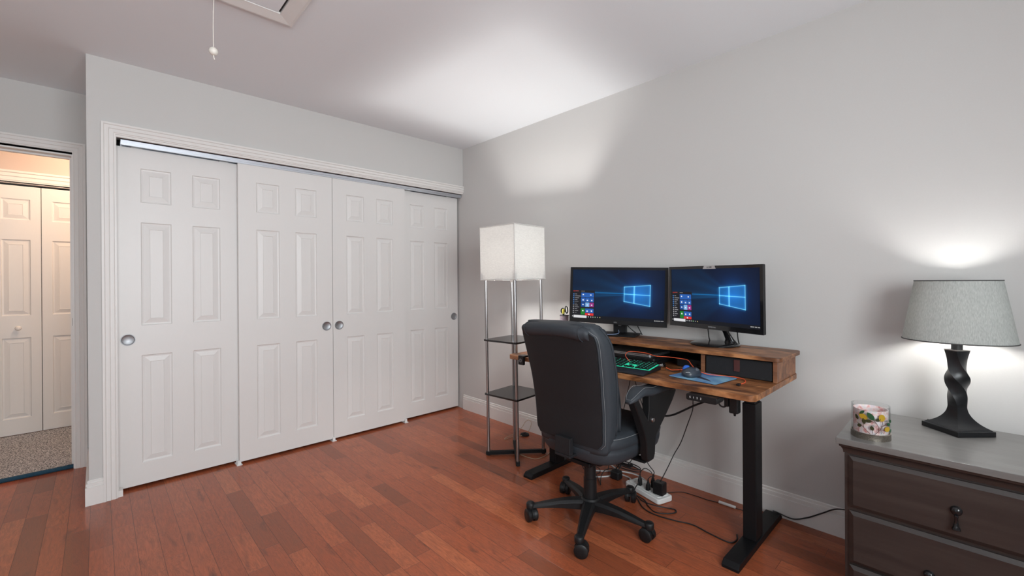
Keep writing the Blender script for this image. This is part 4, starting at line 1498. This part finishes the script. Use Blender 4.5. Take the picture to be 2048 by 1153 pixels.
# gas column and star base
MB().lathe([(0, 0.085), (0.032, 0.085), (0.032, 0.215), (0.029, 0.217), (0.029, 0.30), (0.020, 0.302), (0.020, 0.308), (0, 0.308)], (0, 0, 0), 28).build('gas_column', M['black'], ch, local=True)
MB().lathe([(0, 0.062), (0.040, 0.062), (0.046, 0.075), (0.046, 0.112), (0.040, 0.120), (0, 0.120)], (0, 0, 0), 28).build('hub', M['black'], ch, local=True)
for k in range(5):
    a = math.radians(-9 + 72 * k)
    d_ = Vector((math.cos(a), math.sin(a), 0))
    n_ = Vector((-d_.y, d_.x, 0))
    rg = []
    for r_, hw, zt, zb in ((0.030, 0.032, 0.112, 0.066), (0.08, 0.029, 0.112, 0.070), (0.15, 0.025, 0.106, 0.072), (0.22, 0.021, 0.094, 0.070), (0.27, 0.018, 0.084, 0.066), (0.292, 0.017, 0.080, 0.066)):
        c = d_ * r_
        rg.append([tuple(c + n_ * hw * s1 + Vector((0, 0, zz))) for s1, zz in ((-1, zb), (1, zb), (1, zt - 0.012), (0.6, zt), (-0.6, zt), (-1, zt - 0.012))])
    MB().rings(rg).build('base_leg', M['black'], ch, local=True, bevel=0.003, smooth=50)
    ccen = d_ * 0.298
    sw_ = math.radians([20, 200, 250, 300, 90][k])
    ax = Vector((math.cos(sw_), math.sin(sw_), 0))   # rolling direction
    nx = Vector((-ax.y, ax.x, 0))
    hood = MB()
    hood.lathe([(0, 0.058), (0.019, 0.058), (0.0215, 0.064), (0.0215, 0.084), (0.017, 0.089), (0, 0.090)], (ccen.x, ccen.y, 0), 18)
    cs = hood.build('caster', M['black'], ch, local=True, smooth=50)
    wc_ = ccen + ax * 0.010
    hd_ = MB()
    arc = [(wc_ + ax * (0.033 * math.cos(q)) + Vector((0, 0, 0.0315 + 0.033 * math.sin(q)))) for q in np.linspace(-0.2, PI * 0.9, 12)]
    arc_in = [(wc_ + ax * (0.020 * math.cos(q)) + Vector((0, 0, 0.0315 + 0.020 * math.sin(q)))) for q in np.linspace(-0.2, PI * 0.9, 12)]
    ring_a = [tuple(p - nx * 0.006) for p in arc + arc_in[::-1]]
    ring_b = [tuple(p + nx * 0.006) for p in arc + arc_in[::-1]]
    hd_.rings([ring_a, ring_b]).build('caster_fork', M['black'], cs, local=True, smooth=40)
    for s1 in (-1, 1):
        mbw = MB()
        rgw = []
        for o_, rr_ in ((0.0065, 0.022), (0.0065, 0.0300), (0.010, 0.0315), (0.023, 0.0315), (0.027, 0.027), (0.028, 0.010), (0.028, 0.001)):
            rgw.append([tuple(wc_ + nx * (s1 * o_) + ax * (rr_ * math.cos(q)) + Vector((0, 0, 0.0315 + rr_ * math.sin(q)))) for q in np.linspace(0, 2 * PI, 24, endpoint=False)])
        mbw.rings(rgw).build('wheel', M['black'], cs, local=True, smooth=40)

# ------------------------------------------------------------------ dresser
TX0, TX1, TY0, TY1, TZ = -0.557, -0.055, -4.05, -2.946, 0.622
dr = thing('dresser', 'dark grey brown wooden dresser against the right wall', 'dresser', (-0.3, -3.5, 0))
MB().box(TX0, TX1, TY0, TY1, TZ - 0.022, TZ).build('top_board', M['dresser_top_lit'], dr, bevel=0.0015)
# moulding under the top
prof = [(0.0, 0.0), (0.006, 0.004), (0.007, 0.010), (0.014, 0.018), (0.016, 0.026), (0.016, 0.0)]
BX, BYL, BYR = -0.535, -2.968, -4.03
mb = MB()
mz = TZ - 0.022
pr = [(0.000, mz - 0.032), (0.003, mz - 0.032), (0.004, mz - 0.022), (0.009, mz - 0.012), (0.013, mz - 0.009), (0.015, mz - 0.001), (0.0, mz - 0.001)]
mb.rings([[(TX1, BYL + o, z) for o, z in pr], [(BX - o, BYL + o, z) for o, z in pr], [(BX - o, BYR - o, z) for o, z in pr], [(TX1, BYR - o, z) for o, z in pr]])
mb.build('moulding', M['dresser'], dr, smooth=30)
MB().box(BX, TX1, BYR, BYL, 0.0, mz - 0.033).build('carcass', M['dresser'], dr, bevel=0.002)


def drawer(z0_, z1_, ya, yb, knobs):
    x0_ = BX - 0.002
    ins = 0.013
    ra = [(x0_, ya, z0_), (x0_, yb, z0_), (x0_, yb, z1_), (x0_, ya, z1_)]
    rb = [(x0_ - 0.006, ya, z0_), (x0_ - 0.006, yb, z0_), (x0_ - 0.006, yb, z1_), (x0_ - 0.006, ya, z1_)]
    rc = [(x0_ - 0.014, ya - ins, z0_ + ins), (x0_ - 0.014, yb + ins, z0_ + ins), (x0_ - 0.014, yb + ins, z1_ - ins), (x0_ - 0.014, ya - ins, z1_ - ins)]
    d = MB().rings([ra, rb, rc]).build('drawer', M['dresser'], dr, smooth=0)
    for y, zk in knobs:
        p_ = MB()
        p_.lathe([(0, -0.014), (0.009, -0.013), (0.0135, -0.008), (0.0145, 0.0), (0, 0.0)], (x0_ - 0.014, y, zk), 18, 'x')
        k_ = p_.build('pull', M['gloss_black'], None, smooth=60)
        k_.parent = d
        k_.location = (-dr.location.x, -dr.location.y, -dr.location.z)
        b2 = MB()
        xx = x0_ - 0.014 - 0.013
        b2.lathe([(0.0, 0.0), (0.0045, 0.0), (0.0055, -0.004), (0.0042, -0.010), (0.0048, -0.022), (0.0068, -0.034), (0.0105, -0.042), (0.0105, -0.046), (0.0, -0.047)], (xx, y, zk - 0.010), 16)
        b3 = b2.build('pendant', M['gloss_black'], None, smooth=60)
        b3.parent = k_


drawer(0.3785, 0.562, BYL - 0.014, BYR + 0.014, ((-3.252, 0.468), (-3.75, 0.468)))
drawer(0.180, 0.366, BYL - 0.014, BYR + 0.014, ((-3.190, 0.236), (-3.81, 0.236)))
drawer(0.045, 0.172, BYL - 0.014, BYR + 0.014, ((-3.252, 0.110), (-3.75, 0.110)))

# table lamp
TL = Vector((-0.160, -3.250, TZ))
lp = thing('table_lamp', 'twisted black table lamp with lit grey linen shade on dresser', 'table lamp', TL)


def sq_ring(r, ang_, z, bulge=0.0, n=8):
    pts = []
    for k in range(4):
        a0_, a1_ = ang_ + k * PI / 2, ang_ + (k + 1) * PI / 2
        p0 = Vector((math.cos(a0_), math.sin(a0_)))
        p1 = Vector((math.cos(a1_), math.sin(a1_)))
        for i in range(n):
            u = i / n
            p = p0.lerp(p1, u) * r
            p *= 1 + bulge * math.sin(PI * u)
            pts.append((p.x, p.y, z))
    return pts


A0 = PI + math.radians(2)
MB().rings([sq_ring(0.098, A0, 0.0005), sq_ring(0.098, A0, 0.019)]).build('base', M['dark_lamp'], lp, local=True, bevel=0.001, smooth=20)
tab = [(0.0195, 0.095), (0.024, 0.083), (0.032, 0.067), (0.043, 0.052), (0.057, 0.039), (0.073, 0.030), (0.092, 0.0255), (0.115, 0.0270), (0.145, 0.0305), (0.175, 0.0345), (0.205, 0.0355), (0.230, 0.032), (0.252, 0.0280), (0.268, 0.0275), (0.285, 0.030), (0.303, 0.0345)]


def tw(z):
    if z < 0.085:
        return 0.0
    if z > 0.300:
        return -PI
    k = (z - 0.085) / 0.215
    return -PI * (k * k * (3 - 2 * k))


rg = []
for z in np.linspace(0.0195, 0.303, 70):
    r_ = lerp(tab, z)
    r_ = (lerp(tab, z - 0.004) + r_ + lerp(tab, z + 0.004)) / 3
    rg.append(sq_ring(r_, A0 + tw(z), z, -0.10 * min(1, max(0, (0.09 - z) / 0.05)) + (0.10 if z > 0.1 else 0.0), 6))
MB().rings(rg).build('stem', M['dark_lamp'], lp, local=True, smooth=42)
MB().rings([sq_ring(0.036, A0, 0.3035), sq_ring(0.036, A0, 0.3065)]).build('cap_plate', M['metal'], lp, local=True)
MB().lathe([(0, 0.307), (0.016, 0.307), (0.016, 0.355), (0.012, 0.36), (0.012, 0.39), (0, 0.39)], (0, 0, 0), 20).build('socket', M['black'], lp, local=True)
zb, zt = 0.340, 0.567


def oval(rx, ry, z, n=56):
    return [(rx * math.cos(2 * PI * k / n), ry * math.sin(2 * PI * k / n), z) for k in range(n)]


LB, LT = (0.140, 0.155), (0.105, 0.118)
MB().rings([oval(*LB, zb), oval(*LT, zt), oval(LT[0] - 0.002, LT[1] - 0.002, zt), oval(LB[0] - 0.002, LB[1] - 0.002, zb)], cap=False, closed_path=True).build('lamp_shade', M['grey_shade'], lp, local=True, smooth=50)
mb = MB()
mb.tube(oval(LB[0], LB[1], zb + 0.001), 0.0022, 6, closed=True)
mb.tube(oval(LT[0], LT[1], zt - 0.001), 0.0022, 6, closed=True)
mb.build('shade_rim', mat('dark_grey_rim', (0.06, 0.06, 0.06), 0.6), lp, local=True, label='dark grey rim bands of the shade')
mb = MB()
for k in range(3):
    a = k * 2 * PI / 3 + 0.4
    mb.tube([(0, 0, zt - 0.03), (0.105 * math.cos(a), 0.118 * math.sin(a), zt - 0.004)], 0.0014, 5)
mb.tube([(0, 0.008, 0.36), (0, 0.055, 0.42), (0, 0.055, 0.48), (0, 0.0, zt - 0.03), (0, -0.055, 0.48), (0, -0.055, 0.42), (0, -0.008, 0.36)], 0.0016, 6)
mb.build('harp', M['metal'], lp, local=True)
MB().sphere((0, 0, 0.440), 0.036, 20, (1, 1, 1.3)).build('bulb', emissive('table_lamp_bulb', (1.0, 0.98, 0.95), TABLE_LAMP_E), lp, local=True, smooth=180)
MB().tube(smooth_path([(0.055, 0.055, 0.006), (0.062, 0.070, 0.010), (0.085, 0.080, 0.004), (0.100, 0.085, 0.002)]), 0.0028, 6).build('cord', M['cord_black'], lp, local=True, smooth=180)

# candle holder
CN = Vector((-0.461, -3.033, TZ))
cn = thing('candle_holder', 'round glass candle holder with lemons and leaves on dresser corner', 'candle holder', CN)
R_, H_ = 0.056, 0.118
MB().lathe([(R_, 0.004), (R_, H_), (R_ - 0.0022, H_), (R_ - 0.0022, 0.004)], (0, 0, 0), 40)
g_ = MB()
ringsg = [[(r_ * math.cos(2 * PI * k / 40), r_ * math.sin(2 * PI * k / 40), z) for k in range(40)] for r_, z in ((R_, 0.012), (R_, H_), (R_ - 0.002, H_), (R_ - 0.002, 0.012))]
g_.rings(ringsg, cap=False, closed_path=True).build('glass', M['glass'], cn, local=True, smooth=50)
p_ = MB()
ringsg = [[(r_ * math.cos(2 * PI * k / 40), r_ * math.sin(2 * PI * k / 40), z) for k in range(40)] for r_, z in ((0.050, 0.004), (0.050, 0.104), (0.048, 0.104), (0.048, 0.004))]
p_.rings(ringsg, cap=False, closed_path=True).build('print_liner', M['pink'], cn, local=True, smooth=50, label='pale pink floral print inside the glass')
MB().lathe([(0, 0.0), (R_ + 0.001, 0.0), (R_ + 0.0015, 0.003), (R_ + 0.001, 0.020), (R_ + 0.0022, 0.022), (R_ - 0.002, 0.0225), (R_ - 0.003, 0.004), (0, 0.004)], (0, 0, 0), 40).build('filigree_band', M['filigree'], cn, local=True, smooth=40)
FA = math.radians(198)      # angle of the side facing the room


def on_glass(u, z, lift=0.0012):
    a = FA + u / R_
    return Vector(((R_ + lift) * math.cos(a), (R_ + lift) * math.sin(a), z))


def blob(name, m_, u, z, ru, rz, rot, pointed=True):
    n = 18
    u, z, ru, rz = u * 1.12, 0.022 + (z - 0.022) * 1.08, ru * 1.25, rz * 1.25
    f0, f1 = [], []
    for k in range(n):
        a = 2 * PI * k / n
        x = ru * math.cos(a)
        y = rz * math.sin(a) * ((1 - abs(math.cos(a)) ** 3) ** 0.6 + 0.05 if pointed else 1)
        uu, zz = u + x * math.cos(rot) - y * math.sin(rot), z + x * math.sin(rot) + y * math.cos(rot)
        f0.append(on_glass(uu, zz, 0.0006))
        f1.append(on_glass(uu, zz, 0.0024))
    return MB().rings([f0, f1]).build(name, m_, cn, local=True, smooth=30)


# u grows to the viewer's right
for nm, m_, u, z, ru, rz, ro_, pt in (('leaf', 'leaf', -0.009, 0.082, 0.013, 0.0062, -0.95, True), ('leaf', 'leaf_dark', -0.015, 0.066, 0.0085, 0.0042, 0.05, True), ('leaf', 'leaf_dark', -0.026, 0.063, 0.0085, 0.0042, -1.4, True),
                                      ('leaf', 'leaf_dark', 0.009, 0.073, 0.0065, 0.0042, 0.6, True), ('leaf', 'leaf', -0.031, 0.091, 0.0085, 0.0035, 0.8, True), ('leaf', 'leaf_dark', -0.006, 0.044, 0.0065, 0.0042, -1.3, True),
                                      ('leaf', 'leaf_dark', -0.038, 0.046, 0.0060, 0.0045, 0.5, True), ('leaf', 'leaf', 0.041, 0.058, 0.0065, 0.0046, -0.2, True), ('leaf', 'leaf', 0.050, 0.068, 0.0060, 0.0035, -0.9, True),
                                      ('leaf', 'leaf', 0.052, 0.036, 0.0055, 0.0030, 0.8, True), ('leaf', 'leaf_dark', -0.046, 0.072, 0.0075, 0.0035, -1.1, True),
                                      ('lemon', 'lemon', 0.019, 0.080, 0.0098, 0.0078, 1.57, False), ('lemon', 'lemon', -0.028, 0.078, 0.0115, 0.0072, -0.5, True), ('lemon', 'lemon', 0.036, 0.043, 0.0085, 0.0068, 0.2, False)):
    blob(nm, M[m_], u, z, ru, rz, ro_, pt)
for pts in ([(0.000, 0.024), (0.010, 0.037), (0.017, 0.048), (0.026, 0.058), (0.038, 0.066)], [(0.010, 0.037), (0.010, 0.050), (0.004, 0.062), (-0.003, 0.072)], [(0.017, 0.050), (0.020, 0.062), (0.020, 0.070)],
            [(0.006, 0.060), (-0.004, 0.066), (-0.010, 0.066)], [(0.018, 0.052), (0.028, 0.056), (0.036, 0.057)], [(-0.010, 0.024), (-0.022, 0.037), (-0.030, 0.046), (-0.044, 0.054)], [(-0.026, 0.042), (-0.027, 0.052), (-0.026, 0.058)], [(-0.006, 0.026), (-0.005, 0.034), (-0.006, 0.040)]):
    MB().tube(smooth_path([on_glass(u * 1.12, 0.022 + (z - 0.022) * 1.08, 0.0018) for u, z in pts], 4), 0.0009, 5).build('branch', M['branch'], cn, local=True, smooth=180)
for u, z, r_ in ((0.021, 0.036, 0.0075), (0.022, 0.046, 0.005), (-0.003, 0.055, 0.0045), (0.037, 0.074, 0.004)):
    mb = MB()
    for k in range(6):
        a = k * PI / 3 + 0.2
        mb.tube([on_glass(u, z, 0.0016), on_glass(u + r_ * math.cos(a), z + r_ * math.sin(a), 0.0016)], [0.0004, 0.0013], 5)
    mb.build('flower', M['pewter'], cn, local=True)

# ------------------------------------------------------------------ power strip, adapters and cables
PS = Vector((-0.262, -2.035, 0))
a_ps = math.atan2(-0.205, -0.075)
ps = thing('power_strip', 'white power strip lying on the floor under the desk', 'power strip', PS, math.radians(-106))
MB().prism(rrect(0, 0, 0.258, 0.108, 0.016), 'z', 0.001, 0.030).build('case', M['white_plastic'], ps, local=True, bevel=0.006, seg=3)
MB().prism(rrect(0.0, 0, 0.225, 0.076, 0.010), 'z', 0.0302, 0.034).build('outlet_plate', M['white_plastic'], ps, local=True, bevel=0.0015)
mb = MB()
for k in range(5):
    for s in (-1, 1):
        cx_ = -0.085 + 0.043 * k
        mb.box(cx_ - 0.002, cx_ + 0.002, s * 0.016 - 0.005, s * 0.016 - 0.002, 0.0338, 0.0343)
        mb.box(cx_ - 0.002, cx_ + 0.002, s * 0.016 + 0.002, s * 0.016 + 0.005, 0.0338, 0.0343)
mb.build('sockets', M['black'], ps, local=True)
MB().box(-0.112, -0.098, -0.006, 0.006, 0.034, 0.038).build('switch', M['white_plastic'], ps, local=True, bevel=0.001)
t = thing('power_adapter', 'square black power adapter plugged in the strip end', 'power adapter', (-0.285, -2.118, 0.0345))
MB().box(-0.311, -0.259, -2.146, -2.090, 0.0348, 0.098).build('case', M['black'], t, bevel=0.004)
MB().box(-0.307, -0.263, -2.142, -2.094, 0.0985, 0.0995).build('label_plate', M['gloss_black'], t)
for lab_, (x, y, hh) in (('small black plug near the far end of the power strip', (-0.270, -1.990, 0.050)), ('tapered black plug in the middle of the power strip', (-0.291, -2.052, 0.045)), ('slim black plug on the wall side of the power strip', (-0.243, -2.055, 0.055))):
    t = thing('plug', lab_, 'plug', (x, y, 0.0345))
    MB().rings([[(x + dx, y + dy, 0.0348) for dx, dy in rrect(0, 0, 0.024, 0.020, 0.004, 3)], [(x + dx, y + dy, 0.0348 + hh * 0.6) for dx, dy in rrect(0, 0, 0.022, 0.018, 0.004, 3)], [(x + dx, y + dy, 0.0348 + hh) for dx, dy in rrect(0, 0, 0.010, 0.010, 0.003, 3)]]).build('body', M['black'], t, smooth=40)
    MB().tube([(x, y, 0.0348 + hh), (x, y, 0.0348 + hh + 0.014)], [0.0045, 0.003], 8).build('strain_relief', M['black'], t)
t = thing('plug', 'pale plug with blue tip at the wall side of strip', 'plug', (-0.222, -2.085, 0.0345))
MB().box(-0.236, -0.212, -2.090, -2.068, 0.0348, 0.070).build('body', M['white_plastic'], t, bevel=0.003)
MB().box(-0.231, -0.217, -2.086, -2.072, 0.0702, 0.078).build('tip', mat('blue_tip', (0.04, 0.09, 0.35), 0.4), t, bevel=0.001)
t = thing('adapter_brick', 'dark grey adapter brick hanging between the floor cables', 'power adapter', (-0.235, -1.812, 0.0))
MB().prism(rrect(-0.235, -1.812, 0.052, 0.060, 0.012), 'z', 0.001, 0.052).build('case', M['black'], t, bevel=0.010, seg=3)
MB().lathe([(0, 0), (0.005, 0), (0.004, 0.018), (0, 0.018)], (-0.235, -1.812, 0.052), 10).build('strain_relief', M['black'], t)


def cable(name, pts, r, m_, lab_, grp=None, k=6):
    o = MB().tube(smooth_path(pts, k), r, 8).build(name, M[m_], smooth=180)
    return tag(o, lab_, 'cable', grp)


cable('power_cable', [(-0.05, -2.95, 0.16), (-0.030, -2.86, 0.135), (-0.022, -2.80, 0.090), (-0.020, -2.74, 0.045), (-0.026, -2.68, 0.018), (-0.045, -2.615, 0.034), (-0.05, -2.60, 0.036)], 0.0030, 'cord_black', 'black cord rising from the right desk foot to behind the dresser')
cable('power_cable', [(-0.335, -2.530, 0.0035), (-0.385, -2.545, 0.0035), (-0.425, -2.525, 0.0035), (-0.418, -2.439, 0.0035), (-0.402, -2.349, 0.0035), (-0.428, -2.273, 0.0035), (-0.448, -2.177, 0.0035), (-0.430, -2.10, 0.0035), (-0.36, -2.02, 0.0035), (-0.335, -1.95, 0.0035)], 0.0032, 'cord_black', 'black cord snaking over the floor from strip to right desk foot')
cable('power_cable', [(-0.332, -1.985, 0.0035), (-0.350, -2.06, 0.0035), (-0.395, -2.110, 0.0035), (-0.425, -2.165, 0.0035), (-0.395, -2.215, 0.0035), (-0.355, -2.240, 0.0035), (-0.330, -2.225, 0.0035), (-0.345, -2.18, 0.0035), (-0.372, -2.13, 0.0075), (-0.378, -2.06, 0.011), (-0.345, -2.00, 0.03), (-0.300, -1.998, 0.06), (-0.275, -1.992, 0.092)], 0.0030, 'cord_black', 'black cord folded in a long loop before the power strip')
cable('thin_cord', [(-0.20, -2.10, 0.002), (-0.12, -2.16, 0.002), (-0.105, -2.234, 0.002), (-0.103, -2.30, 0.002), (-0.091, -2.36, 0.003), (-0.090, -2.44, 0.003), (-0.076, -2.50, 0.002), (-0.070, -2.56, 0.002)], 0.0020, 'cord_black', 'thin dark cord along the floor carrying a white tag')
tag(MB().tube([(-0.0915, -2.355, 0.0075), (-0.0905, -2.438, 0.0075)], 0.0072, 10).build('cord_tag', M['white_plastic'], None), 'white paper tag wrapped around the thin floor cord', 'cord tag')
cable('power_cable', [(-0.36, -2.475, 0.655), (-0.34, -2.42, 0.618), (-0.31, -2.32, 0.560), (-0.30, -2.215, 0.492), (-0.29, -2.158, 0.468), (-0.28, -2.106, 0.462), (-0.27, -2.04, 0.43), (-0.26, -1.98, 0.37), (-0.26, -1.92, 0.28), (-0.25, -1.86, 0.16), (-0.235, -1.822, 0.075)], 0.0050, 'cord_black', 'thick black cord sagging below the desktop behind the armrest')
cable('thin_cord', [(-0.60, -2.508, 0.690), (-0.45, -2.40, 0.66), (-0.25, -2.30, 0.60), (-0.13, -2.235, 0.534), (-0.105, -2.221, 0.475), (-0.10, -2.189, 0.384), (-0.10, -2.151, 0.276), (-0.11, -2.115, 0.20), (-0.15, -2.105, 0.15), (-0.24, -2.112, 0.108), (-0.275, -2.115, 0.101)], 0.0026, 'cord_black', 'thin black cord dropping from the control panel to the strip')
cable('thin_cord', [(-0.03, -1.80, 0.700), (-0.03, -1.785, 0.562), (-0.03, -1.765, 0.479), (-0.03, -1.743, 0.386), (-0.035, -1.708, 0.255), (-0.09, -1.69, 0.12), (-0.15, -1.703, 0.03), (-0.19, -1.72, 0.004)], 0.0026, 'cord_black', 'black cord hanging behind the chair, slanting left to floor')
cable('thin_cord', [(-0.03, -1.79, 0.705), (-0.03, -1.82, 0.561), (-0.03, -1.847, 0.477), (-0.03, -1.871, 0.413), (-0.035, -1.888, 0.329), (-0.06, -1.87, 0.2), (-0.12, -1.84, 0.08), (-0.20, -1.825, 0.072), (-0.235, -1.812, 0.070)], 0.0026, 'cord_black', 'black cord hanging behind the chair down to adapter brick')
cable('thin_cord', [(-0.19, -2.548, 0.690), (-0.20, -2.535, 0.606), (-0.20, -2.533, 0.483), (-0.20, -2.545, 0.363), (-0.20, -2.523, 0.209), (-0.20, -2.527, 0.112), (-0.20, -2.538, 0.018), (-0.21, -2.535, 0.004)], 0.0028, 'cord_black', 'black cord hanging down along the right desk leg')
cable('thin_cord', [(-0.10, -1.60, 0.13), (-0.115, -1.70, 0.150), (-0.12, -1.765, 0.154), (-0.12, -1.843, 0.132), (-0.13, -1.937, 0.125), (-0.18, -2.00, 0.118), (-0.220, -2.05, 0.11), (-0.243, -2.055, 0.104)], 0.0024, 'cord_black', 'thin dark cord arching along the baseboard into the strip')
cable('plug_cable', [(-0.270, -1.990, 0.098), (-0.268, -1.998, 0.118), (-0.262, -2.020, 0.135), (-0.25, -2.045, 0.122), (-0.246, -2.052, 0.108)], 0.0024, 'cord_black', 'short black cord arching between two plugs on the strip')
cable('plug_cable', [(-0.291, -2.052, 0.094), (-0.286, -2.066, 0.112), (-0.262, -2.074, 0.108), (-0.252, -2.062, 0.108)], 0.0022, 'cord_black', 'small black cord loop from the middle plug on the strip')
cable('white_cord', [(-0.06, -1.40, 0.004), (-0.079, -1.524, 0.004), (-0.085, -1.641, 0.004), (-0.12, -1.73, 0.004), (-0.165, -1.79, 0.004), (-0.175, -1.86, 0.004), (-0.225, -1.915, 0.010)], 0.0045, 'cord_white', 'white power cord running along the baseboard to the strip')
cable('white_cord', [(-0.34, -1.68, 0.0045), (-0.29, -1.735, 0.0045), (-0.24, -1.765, 0.0045), (-0.19, -1.775, 0.011), (-0.145, -1.80, 0.012), (-0.11, -1.87, 0.0045), (-0.14, -1.95, 0.0045), (-0.18, -1.98, 0.012)], 0.0045, 'cord_white', 'white cord crossing over the floor left of the adapter brick')
cable('white_cord', [(-0.26, -1.62, 0.0045), (-0.232, -1.67, 0.0045), (-0.200, -1.71, 0.0045), (-0.168, -1.735, 0.0045), (-0.14, -1.77, 0.018)], 0.0045, 'cord_white', 'short white cord behind the chair column')
cable('bent_cord', [(-0.13, -1.69, 0.10), (-0.145, -1.735, 0.103), (-0.15, -1.79, 0.101), (-0.155, -1.808, 0.092), (-0.165, -1.803, 0.06), (-0.20, -1.80, 0.04), (-0.228, -1.806, 0.066)], 0.0040, 'cord_black', 'stiff black cord bent at a right angle above the floor')
# tangle of black cables left of the column
pts = []
for i, a in enumerate(np.linspace(0, 6.2 * PI, 46)):
    pts.append((-0.30 + 0.065 * math.cos(a) + 0.05 * math.sin(0.37 * a), -1.62 - 0.008 * i * 0.5 + 0.045 * math.sin(a * 1.13), 0.006 + 0.03 * (0.5 + 0.5 * math.sin(a * 0.71 + 1))))
cable('cable_tangle', pts, 0.0026, 'cord_black', 'tangled loops of thin black cable on floor behind column', k=4)
pts = []
for i, a in enumerate(np.linspace(0, 5 * PI, 30)):
    pts.append((-0.085 + 0.030 * math.cos(a), -1.80 + 0.085 * math.sin(a), 0.010 + 0.002 * i * 0.6))
cable('cable_coil', pts, 0.0032, 'cord_black', 'flat oval coil of black cable against the baseboard', k=4)
pts = []
for i, a in enumerate(np.linspace(0, 4.4 * PI, 30)):
    pts.append((-0.44 + 0.010 * math.sin(0.9 * a), -2.512 + 0.018 * math.cos(a), 0.648 + 0.022 * math.sin(a) - 0.0003 * i))
cable('cable_loop', pts, 0.0024, 'cord_black', 'small black cable loops hanging right of the control panel', k=4)
t = thing('power_adapter', 'black adapter block hanging under the desk by right leg', 'power adapter', (-0.45, -2.56, 0.64))
MB().box(-0.475, -0.435, -2.584, -2.546, 0.606, 0.692).build('case', M['black'], t, bevel=0.005)
MB().box(-0.470, -0.440, -2.544, -2.524, 0.630, 0.690).build('plug_body', M['black'], t, bevel=0.004)
MB().tube([(-0.455, -2.565, 0.606), (-0.455, -2.565, 0.592)], [0.007, 0.004], 10).build('strain_relief', M['black'], t)
# lamp foot switch and its cord
t = thing('foot_switch', 'round black foot switch on the floor by the baseboard', 'foot switch', (-0.10, -0.90, 0))
MB().lathe([(0, 0.0005), (0.034, 0.0005), (0.035, 0.006), (0.031, 0.014), (0.020, 0.018), (0, 0.019)], (-0.10, -0.90, 0), 28).build('body', M['black'], t, smooth=40)
MB().lathe([(0, 0.0192), (0.010, 0.0192), (0.010, 0.023), (0, 0.024)], (-0.10, -0.90, 0), 16).build('button', M['gloss_black'], t)
cable('lamp_cable', [(-0.135, -0.905, 0.008), (-0.20, -0.87, 0.003), (-0.27, -0.865, 0.003), (-0.25, -0.845, 0.004), (-0.16, -0.855, 0.02), (-0.09, -0.86, 0.050), (-0.05, -0.86, 0.085), (-0.035, -0.885, 0.100), (-0.04, -0.915, 0.085), (-0.06, -0.915, 0.04), (-0.068, -0.90, 0.019)], 0.0020, 'cord_clear', 'thin translucent lamp cord looping up from the foot switch')
cable('lamp_cable', [(-0.395, -1.15, 0.003), (-0.39, -1.22, 0.003), (-0.37, -1.275, 0.003), (-0.29, -1.285, 0.003), (-0.22, -1.265, 0.003)], 0.0020, 'cord_clear', 'thin translucent cord on the floor under the lamp base')
